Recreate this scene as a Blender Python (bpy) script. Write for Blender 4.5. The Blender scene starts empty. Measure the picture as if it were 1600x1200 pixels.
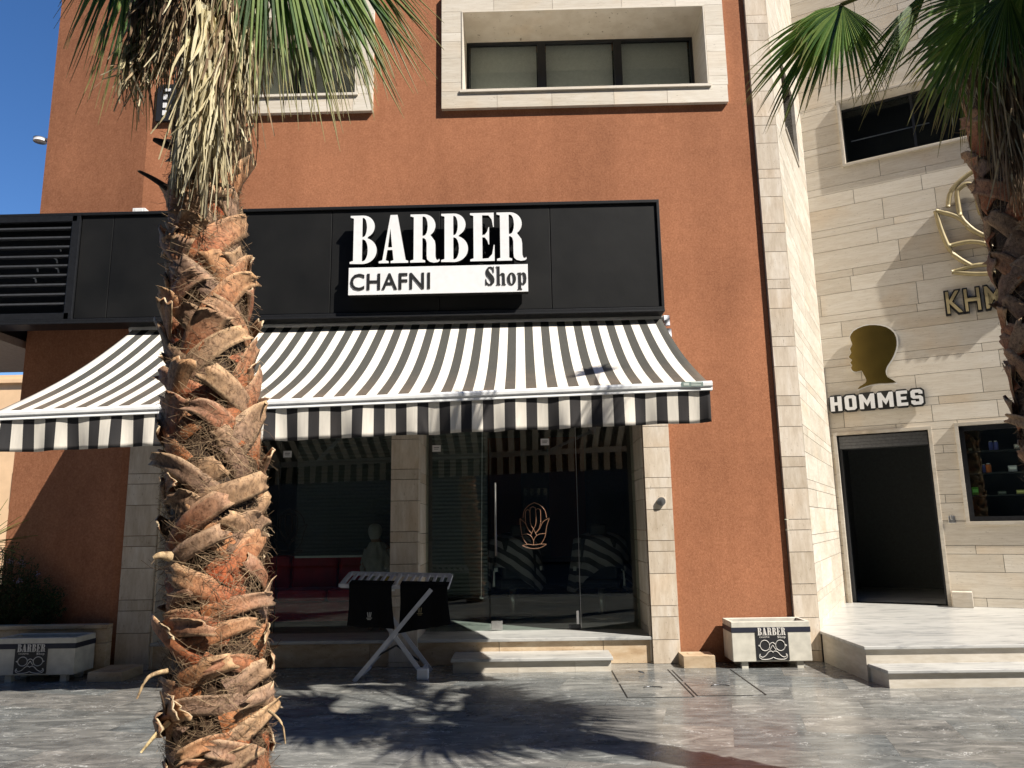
import bpy, math, random
from mathutils import Vector, Matrix
random.seed(7)
# ------------------------------------------------------------------ camera
SC = bpy.context.scene
FPX, PITCH, YAW, ROLL, ALPHA = 1182.18, 0.184357, 0.016462, -0.016160, 0.501147
CAMZ = 1.6
fw = Vector((-math.sin(YAW)*math.cos(PITCH), math.cos(YAW)*math.cos(PITCH), math.sin(PITCH)))
r0 = Vector((math.cos(YAW), math.sin(YAW), 0)); u0 = r0.cross(fw)
rt = math.cos(ROLL)*r0 + math.sin(ROLL)*u0
up = -math.sin(ROLL)*r0 + math.cos(ROLL)*u0
cam_d = bpy.data.cameras.new('camera'); cam = bpy.data.objects.new('camera', cam_d)
SC.collection.objects.link(cam); SC.camera = cam
M3 = Matrix((rt, up, -fw)).transposed()
cam.matrix_world = Matrix.Translation((0, 0, CAMZ)) @ M3.to_4x4()
cam_d.sensor_width = 36; cam_d.lens = FPX*36/1600; cam_d.clip_end = 3000; cam_d.clip_start = .05
# ------------------------------------------------------------------ light
SUN = Vector((0.76, -0.555, 1.0)).normalized()
W = bpy.data.worlds.new('World'); SC.world = W; W.use_nodes = True
nt = W.node_tree; bg = nt.nodes['Background']
sky = nt.nodes.new('ShaderNodeTexSky'); sky.sky_type = 'NISHITA'; sky.sun_disc = False
sky.sun_elevation = math.asin(SUN.z); sky.sun_rotation = math.atan2(SUN.x, SUN.y)
sky.ozone_density = 3.0; sky.air_density = 1.0; sky.dust_density = 0.3
sky.altitude = 1200
hsv = nt.nodes.new('ShaderNodeHueSaturation'); hsv.inputs['Saturation'].default_value = 1.22; hsv.inputs['Hue'].default_value = .506
nt.links.new(sky.outputs[0], hsv.inputs['Color']); nt.links.new(hsv.outputs[0], bg.inputs[0]); bg.inputs[1].default_value = 0.085
sl = bpy.data.lights.new('sun', 'SUN'); sl.energy = 5.0; sl.angle = math.radians(.5); sl.color = (1, .94, .85)
so = bpy.data.objects.new('sun', sl); SC.collection.objects.link(so)
so.rotation_euler = SUN.to_track_quat('Z', 'Y').to_euler()
SC.view_settings.view_transform = 'Standard'; SC.view_settings.look = 'None'
SC.view_settings.exposure = 0.84; SC.view_settings.gamma = 1
SC.cycles.max_bounces = 8; SC.cycles.transparent_max_bounces = 16

# ------------------------------------------------------------------ helpers
def ray(x, y): return fw*FPX + rt*(x-800) + up*(600-y)
def F(x, y, Y):                       # pixel -> point on the vertical plane at depth Y
    r = ray(x, y); return Vector((0, 0, CAMZ)) + r*(Y/r.y)
CA, SA = math.cos(ALPHA), math.sin(ALPHA)
WO = Vector((5.0139, 12.1616, 0))
def RW(u, z, w=0.0):                  # stone wall coordinates -> world (w = out of the wall)
    return Vector((WO.x + CA*u - SA*w, WO.y - SA*u - CA*w, z))
def WP(x, y):                         # pixel -> (u, z) on the stone wall
    r = ray(x, y); n = Vector((SA, CA, 0)); t = n.dot(WO)/(n.dot(r)); q = Vector((0, 0, CAMZ)) + r*t
    d = q-WO; return d.x*CA - d.y*SA, q.z

ORG = {}
def link(o): SC.collection.objects.link(o); return o
def thing(name, label, cat, loc=(0, 0, 0), group=None, rz=0):
    o = link(bpy.data.objects.new(name, None)); o.location = loc; o.empty_display_size = .1
    ORG[o.name] = Vector(loc); o['label'] = label; o['category'] = cat
    if group: o['group'] = group
    return o
def tag(o, label, cat, group=None, kind=None):
    if label: o['label'] = label
    if cat: o['category'] = cat
    if group: o['group'] = group
    if kind: o['kind'] = kind
    return o
class MB:
    def __init__(s, xf=None): s.v = []; s.f = []; s.c = []; s.mi = []; s.xf = xf; s.col = (.5, .5, .5); s.m = 0
    def P(s, p):
        s.v.append(tuple(s.xf(*p)) if s.xf else tuple(p)); return len(s.v)-1
    def face(s, idx, col=None): s.f.append(tuple(idx)); s.c.append(col or s.col); s.mi.append(s.m)
    def quad(s, a, b, c, d, col=None): s.face([s.P(a), s.P(b), s.P(c), s.P(d)], col)
    def box(s, x0, x1, y0, y1, z0, z1, col=None):
        i = [s.P((x, y, z)) for z in (z0, z1) for y in (y0, y1) for x in (x0, x1)]
        for f in ((0, 2, 3, 1), (4, 5, 7, 6), (0, 1, 5, 4), (2, 6, 7, 3), (0, 4, 6, 2), (1, 3, 7, 5)): s.face([i[k] for k in f], col)
        return s
    def prism(s, pts, z0, z1, col=None):
        n = len(pts); a = [s.P((p[0], p[1], z0)) for p in pts]; b = [s.P((p[0], p[1], z1)) for p in pts]
        s.face(a[::-1], col); s.face(b, col)
        for i in range(n): s.face([a[i], a[(i+1) % n], b[(i+1) % n], b[i]], col)
        return s
    def tube(s, path, r, n=8, col=None, cap=True, r2=None):
        path = [Vector(p) for p in path]; rings = []; L = len(path)
        for i, p in enumerate(path):
            t = (path[min(i+1, L-1)]-path[max(i-1, 0)]).normalized()
            ref = Vector((0, 0, 1)) if abs(t.z) < .9 else Vector((0, 1, 0))
            a = t.cross(ref).normalized(); b = t.cross(a)
            rr = r if r2 is None else r+(r2-r)*i/max(L-1, 1)
            if callable(r): rr = r(i/(L-1))
            rings.append([s.P(p+a*math.cos(2*math.pi*k/n)*rr+b*math.sin(2*math.pi*k/n)*rr) for k in range(n)])
        for i in range(L-1):
            for k in range(n):
                s.face([rings[i][k], rings[i][(k+1) % n], rings[i+1][(k+1) % n], rings[i+1][k]], col)
        if cap: s.face(rings[0], col); s.face(rings[-1][::-1], col)
        return s
    def bar(s, p, q, w, d, col=None):        # rectangular bar from p to q, w across X-ish, d across depth
        p = Vector(p); q = Vector(q); t = (q-p).normalized(); b = Vector((0, 1, 0))
        if abs(t.y) > .9: b = Vector((0, 0, 1))
        a = t.cross(b).normalized(); b = a.cross(t)
        i = [s.P(e+a*sa*w/2+b*sb*d/2) for e in (p, q) for sb in (-1, 1) for sa in (-1, 1)]
        for f in ((0, 2, 3, 1), (4, 5, 7, 6), (0, 1, 5, 4), (2, 6, 7, 3), (0, 4, 6, 2), (1, 3, 7, 5)): s.face([i[k] for k in f], col)
        return s
    def grid(s, fn, nu, nv, col=None):
        id = [[s.P(fn(i/nu, j/nv)) for i in range(nu+1)] for j in range(nv+1)]
        for j in range(nv):
            for i in range(nu):
                c = col(i/nu, j/nv) if callable(col) else col
                s.face([id[j][i], id[j][i+1], id[j+1][i+1], id[j+1][i]], c)
        return s
    def build(s, name, mats, parent=None, smooth=False, bevel=0):
        org = ORG[parent.name] if parent else Vector((0, 0, 0))
        me = bpy.data.meshes.new(name)
        me.from_pydata([(a-org.x, b-org.y, c-org.z) for a, b, c in s.v], [], s.f)
        if not isinstance(mats, (list, tuple)): mats = [mats]
        for m in mats: me.materials.append(m)
        me.polygons.foreach_set('material_index', s.mi)
        ca = me.color_attributes.new('col', 'FLOAT_COLOR', 'CORNER')
        buf = []
        for p, c in zip(me.polygons, s.c): buf += [c[0], c[1], c[2], 1.0]*p.loop_total
        ca.data.foreach_set('color', buf)
        if smooth: me.polygons.foreach_set('use_smooth', [True]*len(me.polygons))
        me.update()
        o = link(bpy.data.objects.new(name, me)); 
        if parent: o.parent = parent; ORG[o.name] = org.copy()
        else: ORG[o.name] = Vector((0, 0, 0))
        if bevel:
            b = o.modifiers.new('bevel', 'BEVEL'); b.width = bevel; b.segments = 2; b.limit_method = 'ANGLE'
        return o
def mesh_obj(name, me, mat, parent, fn):     # place a 2D-made mesh through fn(x,y,z)->world
    org = ORG[parent.name] if parent else Vector((0, 0, 0))
    for v in me.vertices: v.co = Vector(fn(v.co.x, v.co.y, v.co.z)) - org
    me.materials.clear(); me.materials.append(mat)
    me.polygons.foreach_set('material_index', [0]*len(me.polygons)); me.name = name
    o = link(bpy.data.objects.new(name, me))
    if parent: o.parent = parent
    ORG[o.name] = org.copy(); return o
def text_mesh(t, extrude=.05, offset=0.0, space=1.0, shear=0):
    c = bpy.data.curves.new('txt', 'FONT'); c.body = t; c.extrude = extrude; c.offset = offset
    c.space_character = space; c.shear = shear; c.size = 1; c.resolution_u = 3
    o = bpy.data.objects.new('txt', c); link(o)
    dg = bpy.context.evaluated_depsgraph_get()
    me = bpy.data.meshes.new_from_object(o.evaluated_get(dg)); bpy.data.objects.remove(o); return me
def shape_mesh(loops, extrude=.05):
    c = bpy.data.curves.new('shp', 'CURVE'); c.dimensions = '2D'; c.fill_mode = 'BOTH'; c.extrude = extrude
    for lp in loops:
        s = c.splines.new('POLY'); s.points.add(len(lp)-1)
        for i, p in enumerate(lp): s.points[i].co = (p[0], p[1], 0, 1)
        s.use_cyclic_u = True
    o = bpy.data.objects.new('shp', c); link(o)
    dg = bpy.context.evaluated_depsgraph_get()
    me = bpy.data.meshes.new_from_object(o.evaluated_get(dg)); bpy.data.objects.remove(o); return me
def bbox(me):
    xs = [v.co.x for v in me.vertices]; ys = [v.co.y for v in me.vertices]; zs = [v.co.z for v in me.vertices]
    return min(xs), max(xs), min(ys), max(ys), min(zs), max(zs)
def fit(me, x0, x1, y0, y1):                 # scale the mesh's x,y into the box
    a, b, c, d, e, f = bbox(me)
    for v in me.vertices:
        v.co.x = x0+(v.co.x-a)/(b-a)*(x1-x0); v.co.y = y0+(v.co.y-c)/(d-c)*(y1-y0)
    return me
def lerp(a, b, t): return a+(b-a)*t
def mixc(a, b, t): return tuple(lerp(x, y, t) for x, y in zip(a, b))
def smooth_line(pts, n=6):                   # Catmull-Rom
    P = [Vector(p) for p in pts]; out = []
    for i in range(len(P)-1):
        a = P[max(i-1, 0)]; b = P[i]; c = P[i+1]; d = P[min(i+2, len(P)-1)]
        for k in range(n):
            t = k/n
            out.append(.5*((2*b)+(c-a)*t+(2*a-5*b+4*c-d)*t*t+(3*b-a-3*c+d)*t**3))
    out.append(P[-1]); return out

# ------------------------------------------------------------------ materials
def mat(name):
    m = bpy.data.materials.new(name); m.use_nodes = True; t = m.node_tree
    return m, t, t.nodes['Principled BSDF']
def N(t, typ, **k):
    n = t.nodes.new('ShaderNode'+typ)
    for a, b in k.items():
        if a.startswith('i_'): n.inputs[int(a[2:]) if a[2:].isdigit() else a[2:]].default_value = b
        else: setattr(n, a, b)
    return n
def coords(t, scale=(1, 1, 1), rot=(0, 0, 0), src=None):
    tc = N(t, 'TexCoord'); mp = N(t, 'Mapping'); mp.inputs['Scale'].default_value = scale; mp.inputs['Rotation'].default_value = rot
    t.links.new(src or tc.outputs['Object'], mp.inputs[0]); return mp.outputs[0]
def noise(t, vec, scale, detail=4, rough=.5, dist=0):
    n = N(t, 'TexNoise'); n.inputs['Scale'].default_value = scale; n.inputs['Detail'].default_value = detail
    n.inputs['Roughness'].default_value = rough; n.inputs['Distortion'].default_value = dist
    if vec: t.links.new(vec, n.inputs['Vector'])
    return n.outputs['Fac']
def ramp(t, fac, stops):
    r = N(t, 'ValToRGB'); e = r.color_ramp.elements
    while len(e) < len(stops): e.new(.5)
    for i, (p, c) in enumerate(stops): e[i].position = p; e[i].color = (*c, 1) if len(c) == 3 else c
    t.links.new(fac, r.inputs[0]); return r.outputs[0]
def mixn(t, a, b, fac, mode='MIX'):
    m = N(t, 'Mix', data_type='RGBA', blend_type=mode)
    for s, i in ((a, 6), (b, 7)):
        if hasattr(s, 'default_value') or hasattr(s, 'is_output'): t.links.new(s, m.inputs[i])
        else: m.inputs[i].default_value = (*s, 1)
    if hasattr(fac, 'is_output'): t.links.new(fac, m.inputs[0])
    else: m.inputs[0].default_value = fac
    return m.outputs[2]
def bump(t, b, h, strength=.3, dist=.01):
    n = N(t, 'Bump'); n.inputs['Strength'].default_value = strength; n.inputs['Distance'].default_value = dist
    t.links.new(h, n.inputs['Height']); t.links.new(n.outputs[0], b.inputs['Normal'])
def plain(name, col, rough=.5, metal=0, var=.12, vs=25, spec=.5):
    m, t, b = mat(name); v = coords(t); n = noise(t, v, vs, 5)
    lo = tuple(c*(1-var) for c in col); hi = tuple(min(1, c*(1+var)) for c in col)
    t.links.new(ramp(t, n, [(.3, lo), (.7, hi)]), b.inputs['Base Color'])
    b.inputs['Roughness'].default_value = rough; b.inputs['Metallic'].default_value = metal
    b.inputs['Specular IOR Level'].default_value = spec; return m
def stucco(name, c1, c2, c3):
    m, t, b = mat(name); v = coords(t)
    n1 = noise(t, v, .7, 6, .6); n2 = noise(t, v, 38, 6, .7); n3 = noise(t, coords(t, (1, 1, .12)), 2.2, 5, .6)
    c = ramp(t, n2, [(.30, c1), (.52, c2), (.74, c3)])
    c = mixn(t, c, ramp(t, n1, [(.3, (.82, .8, .8)), (.7, (1.08, 1.06, 1.06))]), 1, 'MULTIPLY')
    c = mixn(t, c, ramp(t, n3, [(.32, (.84, .82, .80)), (.6, (1, 1, 1))]), .8, 'MULTIPLY')
    n7 = noise(t, v, 9, 6, .7); c = mixn(t, c, ramp(t, n7, [(.3, (.86, .85, .84)), (.55, (1, 1, 1)), (.75, (1.08, 1.08, 1.08))]), .9, 'MULTIPLY')
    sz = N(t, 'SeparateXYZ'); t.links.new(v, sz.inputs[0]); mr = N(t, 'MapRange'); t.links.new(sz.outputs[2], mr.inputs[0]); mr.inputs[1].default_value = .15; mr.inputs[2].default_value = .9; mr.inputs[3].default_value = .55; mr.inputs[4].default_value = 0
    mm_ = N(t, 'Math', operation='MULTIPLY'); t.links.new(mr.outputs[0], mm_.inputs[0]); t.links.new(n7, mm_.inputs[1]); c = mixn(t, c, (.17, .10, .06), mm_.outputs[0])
    t.links.new(c, b.inputs['Base Color']); b.inputs['Roughness'].default_value = .92
    b.inputs['Specular IOR Level'].default_value = .2
    bump(t, b, noise(t, v, 95, 8, .75), .55, .012); return m
M = {}
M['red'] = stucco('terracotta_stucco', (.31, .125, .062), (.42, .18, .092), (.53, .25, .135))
def travertine(name, scale, pits=True, base=((.40, .31, .22), (.55, .46, .35), (.66, .60, .50))):
    m, t, b = mat(name)
    at = N(t, 'Attribute', attribute_name='col'); tc = N(t, 'TexCoord')
    off = N(t, 'VectorMath', operation='MULTIPLY'); t.links.new(at.outputs['Color'], off.inputs[0]); off.inputs[1].default_value = (30, 30, 30)
    ad = N(t, 'VectorMath', operation='ADD'); t.links.new(tc.outputs['Object'], ad.inputs[0]); t.links.new(off.outputs[0], ad.inputs[1])
    v = coords(t, scale, src=ad.outputs[0]); v1 = coords(t, (1, 1, 1), src=ad.outputs[0])
    n1 = noise(t, v, 2.4, 7, .62, .5); n2 = noise(t, v, 11, 4, .6); n3 = noise(t, v1, 1.2, 3)
    c = ramp(t, n1, [(.28, base[0]), (.5, base[1]), (.72, base[2])])
    c = mixn(t, c, ramp(t, n2, [(.38, (.86, .83, .79)), (.6, (1.02, 1.02, 1.02))]), .6, 'MULTIPLY')
    c = mixn(t, c, ramp(t, n3, [(.55, (1, 1, 1)), (.75, (1, .87, .72))]), .6, 'MULTIPLY')
    sp = N(t, 'SeparateColor'); t.links.new(at.outputs['Color'], sp.inputs[0])
    c = mixn(t, c, ramp(t, sp.outputs[0], [(0, (.86, .84, .81)), (.5, (.97, .96, .95)), (1, (1.05, 1.05, 1.05))]), 1, 'MULTIPLY')
    h = n2
    if pits:
        p = noise(t, coords(t, tuple(s*.8 for s in scale), src=ad.outputs[0]), 34, 3, .7)
        pm = ramp(t, p, [(.29, (.22, .17, .12)), (.36, (1, 1, 1))])
        c = mixn(t, c, pm, .8, 'MULTIPLY')
        bump(t, b, pm, .5, .004)
    t.links.new(c, b.inputs['Base Color']); b.inputs['Roughness'].default_value = .55
    b.inputs['Specular IOR Level'].default_value = .3
    return m
M['trav_h'] = travertine('travertine_horizontal', (.5, .5, 5), True, ((.65, .585, .49), (.705, .65, .555), (.75, .70, .615)))
M['trav_v'] = travertine('travertine_pillar', (3.2, 3.2, .7), True, ((.48, .40, .31), (.60, .52, .42), (.69, .63, .55)))
M['trav_y'] = travertine('travertine_plinth', (1, 1, 2.5), True, ((.36, .25, .15), (.52, .40, .27), (.62, .53, .40)))
M['trav_w'] = travertine('smooth_travertine', (.8, .8, 3), False, ((.46, .42, .35), (.55, .51, .44), (.62, .58, .51)))  # same travertine, base colour lowered to offset full sun on the return
M['joint'] = plain('stone_joint', (.10, .08, .06), .9)
def marble(name, scale, base, vein, rough):
    m, t, b = mat(name); v = coords(t, scale)
    n = noise(t, v, 3, 8, .65, 1.4); n2 = noise(t, v, 1.2, 3)
    c = ramp(t, n, [(.3, vein), (.5, base), (.75, tuple(min(1, x*1.12) for x in base))])
    c = mixn(t, c, ramp(t, n2, [(.3, (.85, .85, .85)), (.7, (1, 1, 1))]), .8, 'MULTIPLY')
    t.links.new(c, b.inputs['Base Color']); b.inputs['Roughness'].default_value = rough; return m
M['marble'] = marble('white_veined_marble', (.6, 2.6, 2), (.46, .455, .43), (.20, .205, .21), .3)
def floor_mat():
    m, t, b = mat('polished_grey_marble')
    tc = N(t, 'TexCoord')
    v = coords(t, (1, 1, 1), (0, 0, math.radians(14)))
    br = N(t, 'TexBrick', offset=.5, offset_frequency=2)
    br.inputs['Scale'].default_value = 1; br.inputs['Mortar Size'].default_value = .0025; br.inputs['Brick Width'].default_value = 1.1
    br.inputs['Row Height'].default_value = .55; br.inputs['Color1'].default_value = (0, 0, 0, 1); br.inputs['Color2'].default_value = (1, 1, 1, 1)
    br.inputs['Mortar'].default_value = (.5, .5, .5, 1); br.inputs['Mortar Smooth'].default_value = .2
    t.links.new(v, br.inputs['Vector'])
    off = N(t, 'VectorMath', operation='MULTIPLY'); t.links.new(br.outputs['Color'], off.inputs[0]); off.inputs[1].default_value = (7, 5, 3)
    ad = N(t, 'VectorMath', operation='ADD'); t.links.new(tc.outputs['Object'], ad.inputs[0]); t.links.new(off.outputs[0], ad.inputs[1])
    vs = coords(t, (1.2, 3.4, 1), (0, 0, math.radians(-22)), src=ad.outputs[0])
    n1 = noise(t, vs, 1.9, 12, .74, 1.3)
    c = ramp(t, n1, [(.29, (.055, .058, .059)), (.44, (.12, .122, .12)), (.57, (.20, .20, .192)), (.70, (.39, .38, .36))])
    sp = N(t, 'SeparateColor'); t.links.new(br.outputs['Color'], sp.inputs[0])
    tint = ramp(t, sp.outputs[0], [(0, (.70, .76, .80)), (.35, (.95, .97, .95)), (.7, (1.05, .99, .93)), (1, (1.2, 1.22, 1.18))])
    c = mixn(t, c, tint, .85, 'MULTIPLY')
    # white calcite veins: thin ridges of a distorted noise, broken up by a second one
    vv = coords(t, (1.0, 2.3, 1), (0, 0, math.radians(-25)), src=ad.outputs[0])
    a = noise(t, vv, 1.9, 4, .62, 1.9)
    d = N(t, 'Math', operation='SUBTRACT'); t.links.new(a, d.inputs[0]); d.inputs[1].default_value = .5
    e = N(t, 'Math', operation='ABSOLUTE'); t.links.new(d.outputs[0], e.inputs[0])
    line = ramp(t, e.outputs[0], [(0, (1, 1, 1)), (.009, (0, 0, 0))])
    brk = ramp(t, noise(t, vv, 2.6, 4, .7), [(.50, (0, 0, 0)), (.62, (1, 1, 1))])
    mk = N(t, 'Math', operation='MULTIPLY'); t.links.new(line, mk.inputs[0]); t.links.new(brk, mk.inputs[1])
    c = mixn(t, c, (.72, .71, .68), mk.outputs[0])
    # dusty film
    n5 = noise(t, coords(t), .6, 5)
    c = mixn(t, c, (.20, .19, .165), ramp(t, n5, [(.5, (0, 0, 0)), (.8, (.3, .3, .3))]))
    jt = mixn(t, c, (.05, .05, .05), ramp(t, br.outputs['Fac'], [(0, (0, 0, 0)), (1, (.4, .4, .4))]))
    t.links.new(jt, b.inputs['Base Color'])
    r = ramp(t, noise(t, coords(t), 2.6, 6, .7), [(.3, (.13,)*3), (.7, (.34,)*3)])
    t.links.new(r, b.inputs['Roughness']); b.inputs['Specular IOR Level'].default_value = .5
    bump(t, b, noise(t, coords(t), 3, 3), .06, .01)
    return m
M['floor'] = floor_mat()
M['black'] = plain('black_composite_panel', (.012, .0125, .014), .42, 0, .35, 60, .35)
def panelmat():
    m, t, b = mat('black_grained_panel'); v = coords(t)
    n = noise(t, v, 220, 3, .6); n2 = noise(t, v, 1.5, 4)
    t.links.new(mixn(t, ramp(t, n, [(.3, (.006, .0065, .007)), (.7, (.012, .0125, .013))]), ramp(t, n2, [(.3, (.75, .75, .75)), (.7, (1.6, 1.5, 1.4))]), 1, 'MULTIPLY'), b.inputs['Base Color'])
    b.inputs['Roughness'].default_value = .5; b.inputs['Specular IOR Level'].default_value = .22; bump(t, b, n2, .25, .02); return m
M['panel'] = panelmat()
M['blackmetal'] = plain('dark_anodised_metal', (.035, .037, .042), .35, .6, .15)
M['slat'] = plain('grey_louvre_metal', (.16, .165, .175), .35, .7, .15)
M['frame'] = plain('charcoal_window_frame', (.022, .024, .028), .4, .2)
M['white'] = plain('white_acrylic', (.80, .80, .80), .3, 0, .04, 12)
M['whitemetal'] = plain('white_powder_coat', (.74, .74, .73), .35, 0, .07, 9)
M['letterside'] = plain('black_letter_return', (.012, .012, .012), .5)
M['gold'] = plain('brushed_gold', (.31, .215, .06), .22, .95, .12, 6)
M['goldmatt'] = plain('gold_paint', (.36, .29, .15), .5, .1, .12, 14)
M['steel'] = plain('brushed_steel', (.55, .55, .54), .28, .9, .1, 40)
M['plastic'] = plain('grey_plastic', (.50, .51, .55), .45, 0, .08, 20)
M['towel'] = plain('black_terry_cloth', (.008, .008, .009), 1.0, 0, .4, 160, .1)
M['planter'] = plain('cream_painted_concrete', (.56, .53, .45), .7, 0, .14, 9)
M['navy'] = plain('navy_band_paint', (.014, .016, .030), .55)
M['decal'] = plain('black_vinyl', (.018, .018, .020), .45)
M['ink'] = plain('cream_print', (.62, .59, .54), .5)
M['blind'] = plain('dark_roller_blind', (.11, .12, .12), .9, 0, .1, 30, .1)
M['blindpale'] = plain('greige_roller_blind', (.80, .79, .70), .9, 0, .06, 30, .1)
M['sofa'] = plain('red_leather', (.60, .02, .03), .45, 0, .2, 6)
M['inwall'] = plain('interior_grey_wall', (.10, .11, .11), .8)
M['inred'] = plain('interior_red_panel', (.16, .045, .028), .7)
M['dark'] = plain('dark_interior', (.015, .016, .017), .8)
M['orange'] = plain('copper_vinyl_line', (.22, .115, .065), .5)
M['darkline'] = plain('dark_vinyl_line', (.008, .008, .008), .5)
M['soffit'] = plain('beige_soffit', (.36, .29, .24), .8)
M['ochre'] = plain('ochre_render', (.68, .46, .27), .9, 0, .08, 2)
M['soil'] = plain('planting_soil', (.07, .045, .03), 1, 0, .4, 18)
M['skin'] = plain('skin', (.32, .18, .12), .6)
M['greycloth'] = plain('grey_cloth', (.40, .38, .35), .95, 0, .2, 9)
M['opp'] = plain('shaded_grey_render', (.10, .085, .075), .9, 0, .15, .8)
M['shutter'] = plain('grey_shutter', (.03, .032, .034), .6)
def glassmat(name, tint, refl):
    m = bpy.data.materials.new(name); m.use_nodes = True; t = m.node_tree
    t.nodes.remove(t.nodes['Principled BSDF']); out = t.nodes['Material Output']
    tr = N(t, 'BsdfTransparent'); tr.inputs[0].default_value = (*tint, 1)
    gl = N(t, 'BsdfGlossy'); gl.inputs['Roughness'].default_value = .01; gl.inputs[0].default_value = (.95, 1, .98, 1)
    fr = N(t, 'Fresnel'); fr.inputs[0].default_value = 1.5
    mm = N(t, 'Math', operation='MULTIPLY'); t.links.new(fr.outputs[0], mm.inputs[0]); mm.inputs[1].default_value = refl
    ge = N(t, 'NewGeometry'); iv = N(t, 'Math', operation='SUBTRACT'); iv.inputs[0].default_value = 1; t.links.new(ge.outputs['Backfacing'], iv.inputs[1])
    m2 = N(t, 'Math', operation='MULTIPLY', use_clamp=True); t.links.new(mm.outputs[0], m2.inputs[0]); t.links.new(iv.outputs[0], m2.inputs[1])
    mx = N(t, 'MixShader'); t.links.new(m2.outputs[0], mx.inputs[0]); t.links.new(tr.outputs[0], mx.inputs[1]); t.links.new(gl.outputs[0], mx.inputs[2])
    t.links.new(mx.outputs[0], out.inputs[0]); return m
M['glass'] = glassmat('shop_glass', (.84, .89, .87), 2.2)
M['winglass_dim'] = glassmat('high_window_glass', (.82, .85, .86), .8)
M['winglass'] = glassmat('tinted_window_glass', (.82, .85, .86), 2.2)
def awnmat(nm, dust):
    m, t, b = mat(nm); tc = N(t, 'TexCoord'); sp = N(t, 'SeparateXYZ'); t.links.new(tc.outputs['Object'], sp.inputs[0])
    a = N(t, 'Math', operation='MULTIPLY'); t.links.new(sp.outputs[0], a.inputs[0]); a.inputs[1].default_value = 1/.2006
    f = N(t, 'Math', operation='FRACT'); t.links.new(a.outputs[0], f.inputs[0])
    g = N(t, 'Math', operation='GREATER_THAN'); t.links.new(f.outputs[0], g.inputs[0]); g.inputs[1].default_value = .5
    c = mixn(t, (.80, .75, .66), (.078, .076, .066) if dust > .5 else (.040, .040, .042), g.outputs[0])
    v = coords(t); n = noise(t, v, 2.2, 7, .65); n2 = noise(t, coords(t, (8, 1.5, 1)), 6, 4)
    # wind-blown ochre dust collected towards the low front edge of the canvas
    h = N(t, 'MapRange'); t.links.new(sp.outputs[1], h.inputs[0]); h.inputs[1].default_value = .95; h.inputs[2].default_value = 0.0; h.inputs[3].default_value = 0; h.inputs[4].default_value = dust
    d = N(t, 'Math', operation='MULTIPLY'); t.links.new(h.outputs[0], d.inputs[0]); t.links.new(ramp(t, n, [(.3, (.03,)*3), (.75, (.34,)*3)]), d.inputs[1])
    c = mixn(t, c, (.42, .27, .17), d.outputs[0])
    c = mixn(t, c, ramp(t, n2, [(.3, (.9, .9, .9)), (.7, (1.04, 1.04, 1.04))]), 1, 'MULTIPLY')
    t.links.new(c, b.inputs['Base Color']); b.inputs['Roughness'].default_value = .85; b.inputs['Specular IOR Level'].default_value = .2
    tl = N(t, 'BsdfTranslucent'); t.links.new(c, tl.inputs[0]); mx = N(t, 'MixShader'); mx.inputs[0].default_value = .16
    t.links.new(b.outputs[0], mx.inputs[1]); t.links.new(tl.outputs[0], mx.inputs[2]); t.links.new(mx.outputs[0], t.nodes['Material Output'].inputs[0])
    return m
M['awning'] = awnmat('striped_awning_canvas', 1)
M['valance'] = awnmat('striped_valance_canvas', .12)
def attrmat(name, rough=.8, trans=0, nscale=(30, 30, 6), amt=.5, spec=.3, ns=6, dark=1):
    m, t, b = mat(name); at = N(t, 'Attribute', attribute_name='col')
    n = noise(t, coords(t, nscale), ns, 5, .65)
    c = mixn(t, at.outputs['Color'], ramp(t, n, [(.3, (.45, .42, .40)), (.5, (.95, .95, .95)), (.72, (1.3, 1.25, 1.15))]), amt, 'MULTIPLY')
    if dark != 1:
        n9 = noise(t, coords(t, (3, 3, 2)), 26, 6, .75, .8); c = mixn(t, c, ramp(t, n9, [(.34, (.30, .24, .2)), (.5, (dark,)*3), (.75, (min(1, dark*1.35),)*3)]), 1, 'MULTIPLY')
    t.links.new(c, b.inputs['Base Color']); b.inputs['Roughness'].default_value = rough; b.inputs['Specular IOR Level'].default_value = spec
    bump(t, b, n, .5, .004)
    if trans:
        tl = N(t, 'BsdfTranslucent'); t.links.new(c, tl.inputs[0]); mx = N(t, 'MixShader'); mx.inputs[0].default_value = trans
        t.links.new(b.outputs[0], mx.inputs[1]); t.links.new(tl.outputs[0], mx.inputs[2]); t.links.new(mx.outputs[0], t.nodes['Material Output'].inputs[0])
    return m
M['bark'] = attrmat('palm_boot_bark', .75, 0, (7, 7, 5), .9, .3, 7, .92)
M['fibre'] = attrmat('palm_fibre', .9, .1, (5, 5, 5), .5)
M['leaf'] = attrmat('palm_leaf', .5, .38, (4, 4, 4), .35, .28)
M['dead'] = attrmat('dried_palm_leaf', .8, .15, (14, 14, 3), .6)
M['shrub'] = attrmat('shrub_leaf', .6, .2, (9, 9, 9), .4)
M['prod'] = attrmat('printed_packaging', .4, 0, (3, 3, 3), .2)
def capemat():
    m, t, b = mat('striped_cape_cloth'); w = N(t, 'TexWave', wave_type='BANDS', bands_direction='DIAGONAL'); w.inputs['Scale'].default_value = 2.2; w.inputs['Distortion'].default_value = 1.5
    t.links.new(coords(t, (1, .6, 1.6)), w.inputs['Vector'])
    t.links.new(ramp(t, w.outputs['Fac'], [(.42, (.03, .03, .035)), (.5, (.24, .225, .24))]), b.inputs['Base Color']); b.inputs['Roughness'].default_value = .8; return m
M['cape'] = capemat()

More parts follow.
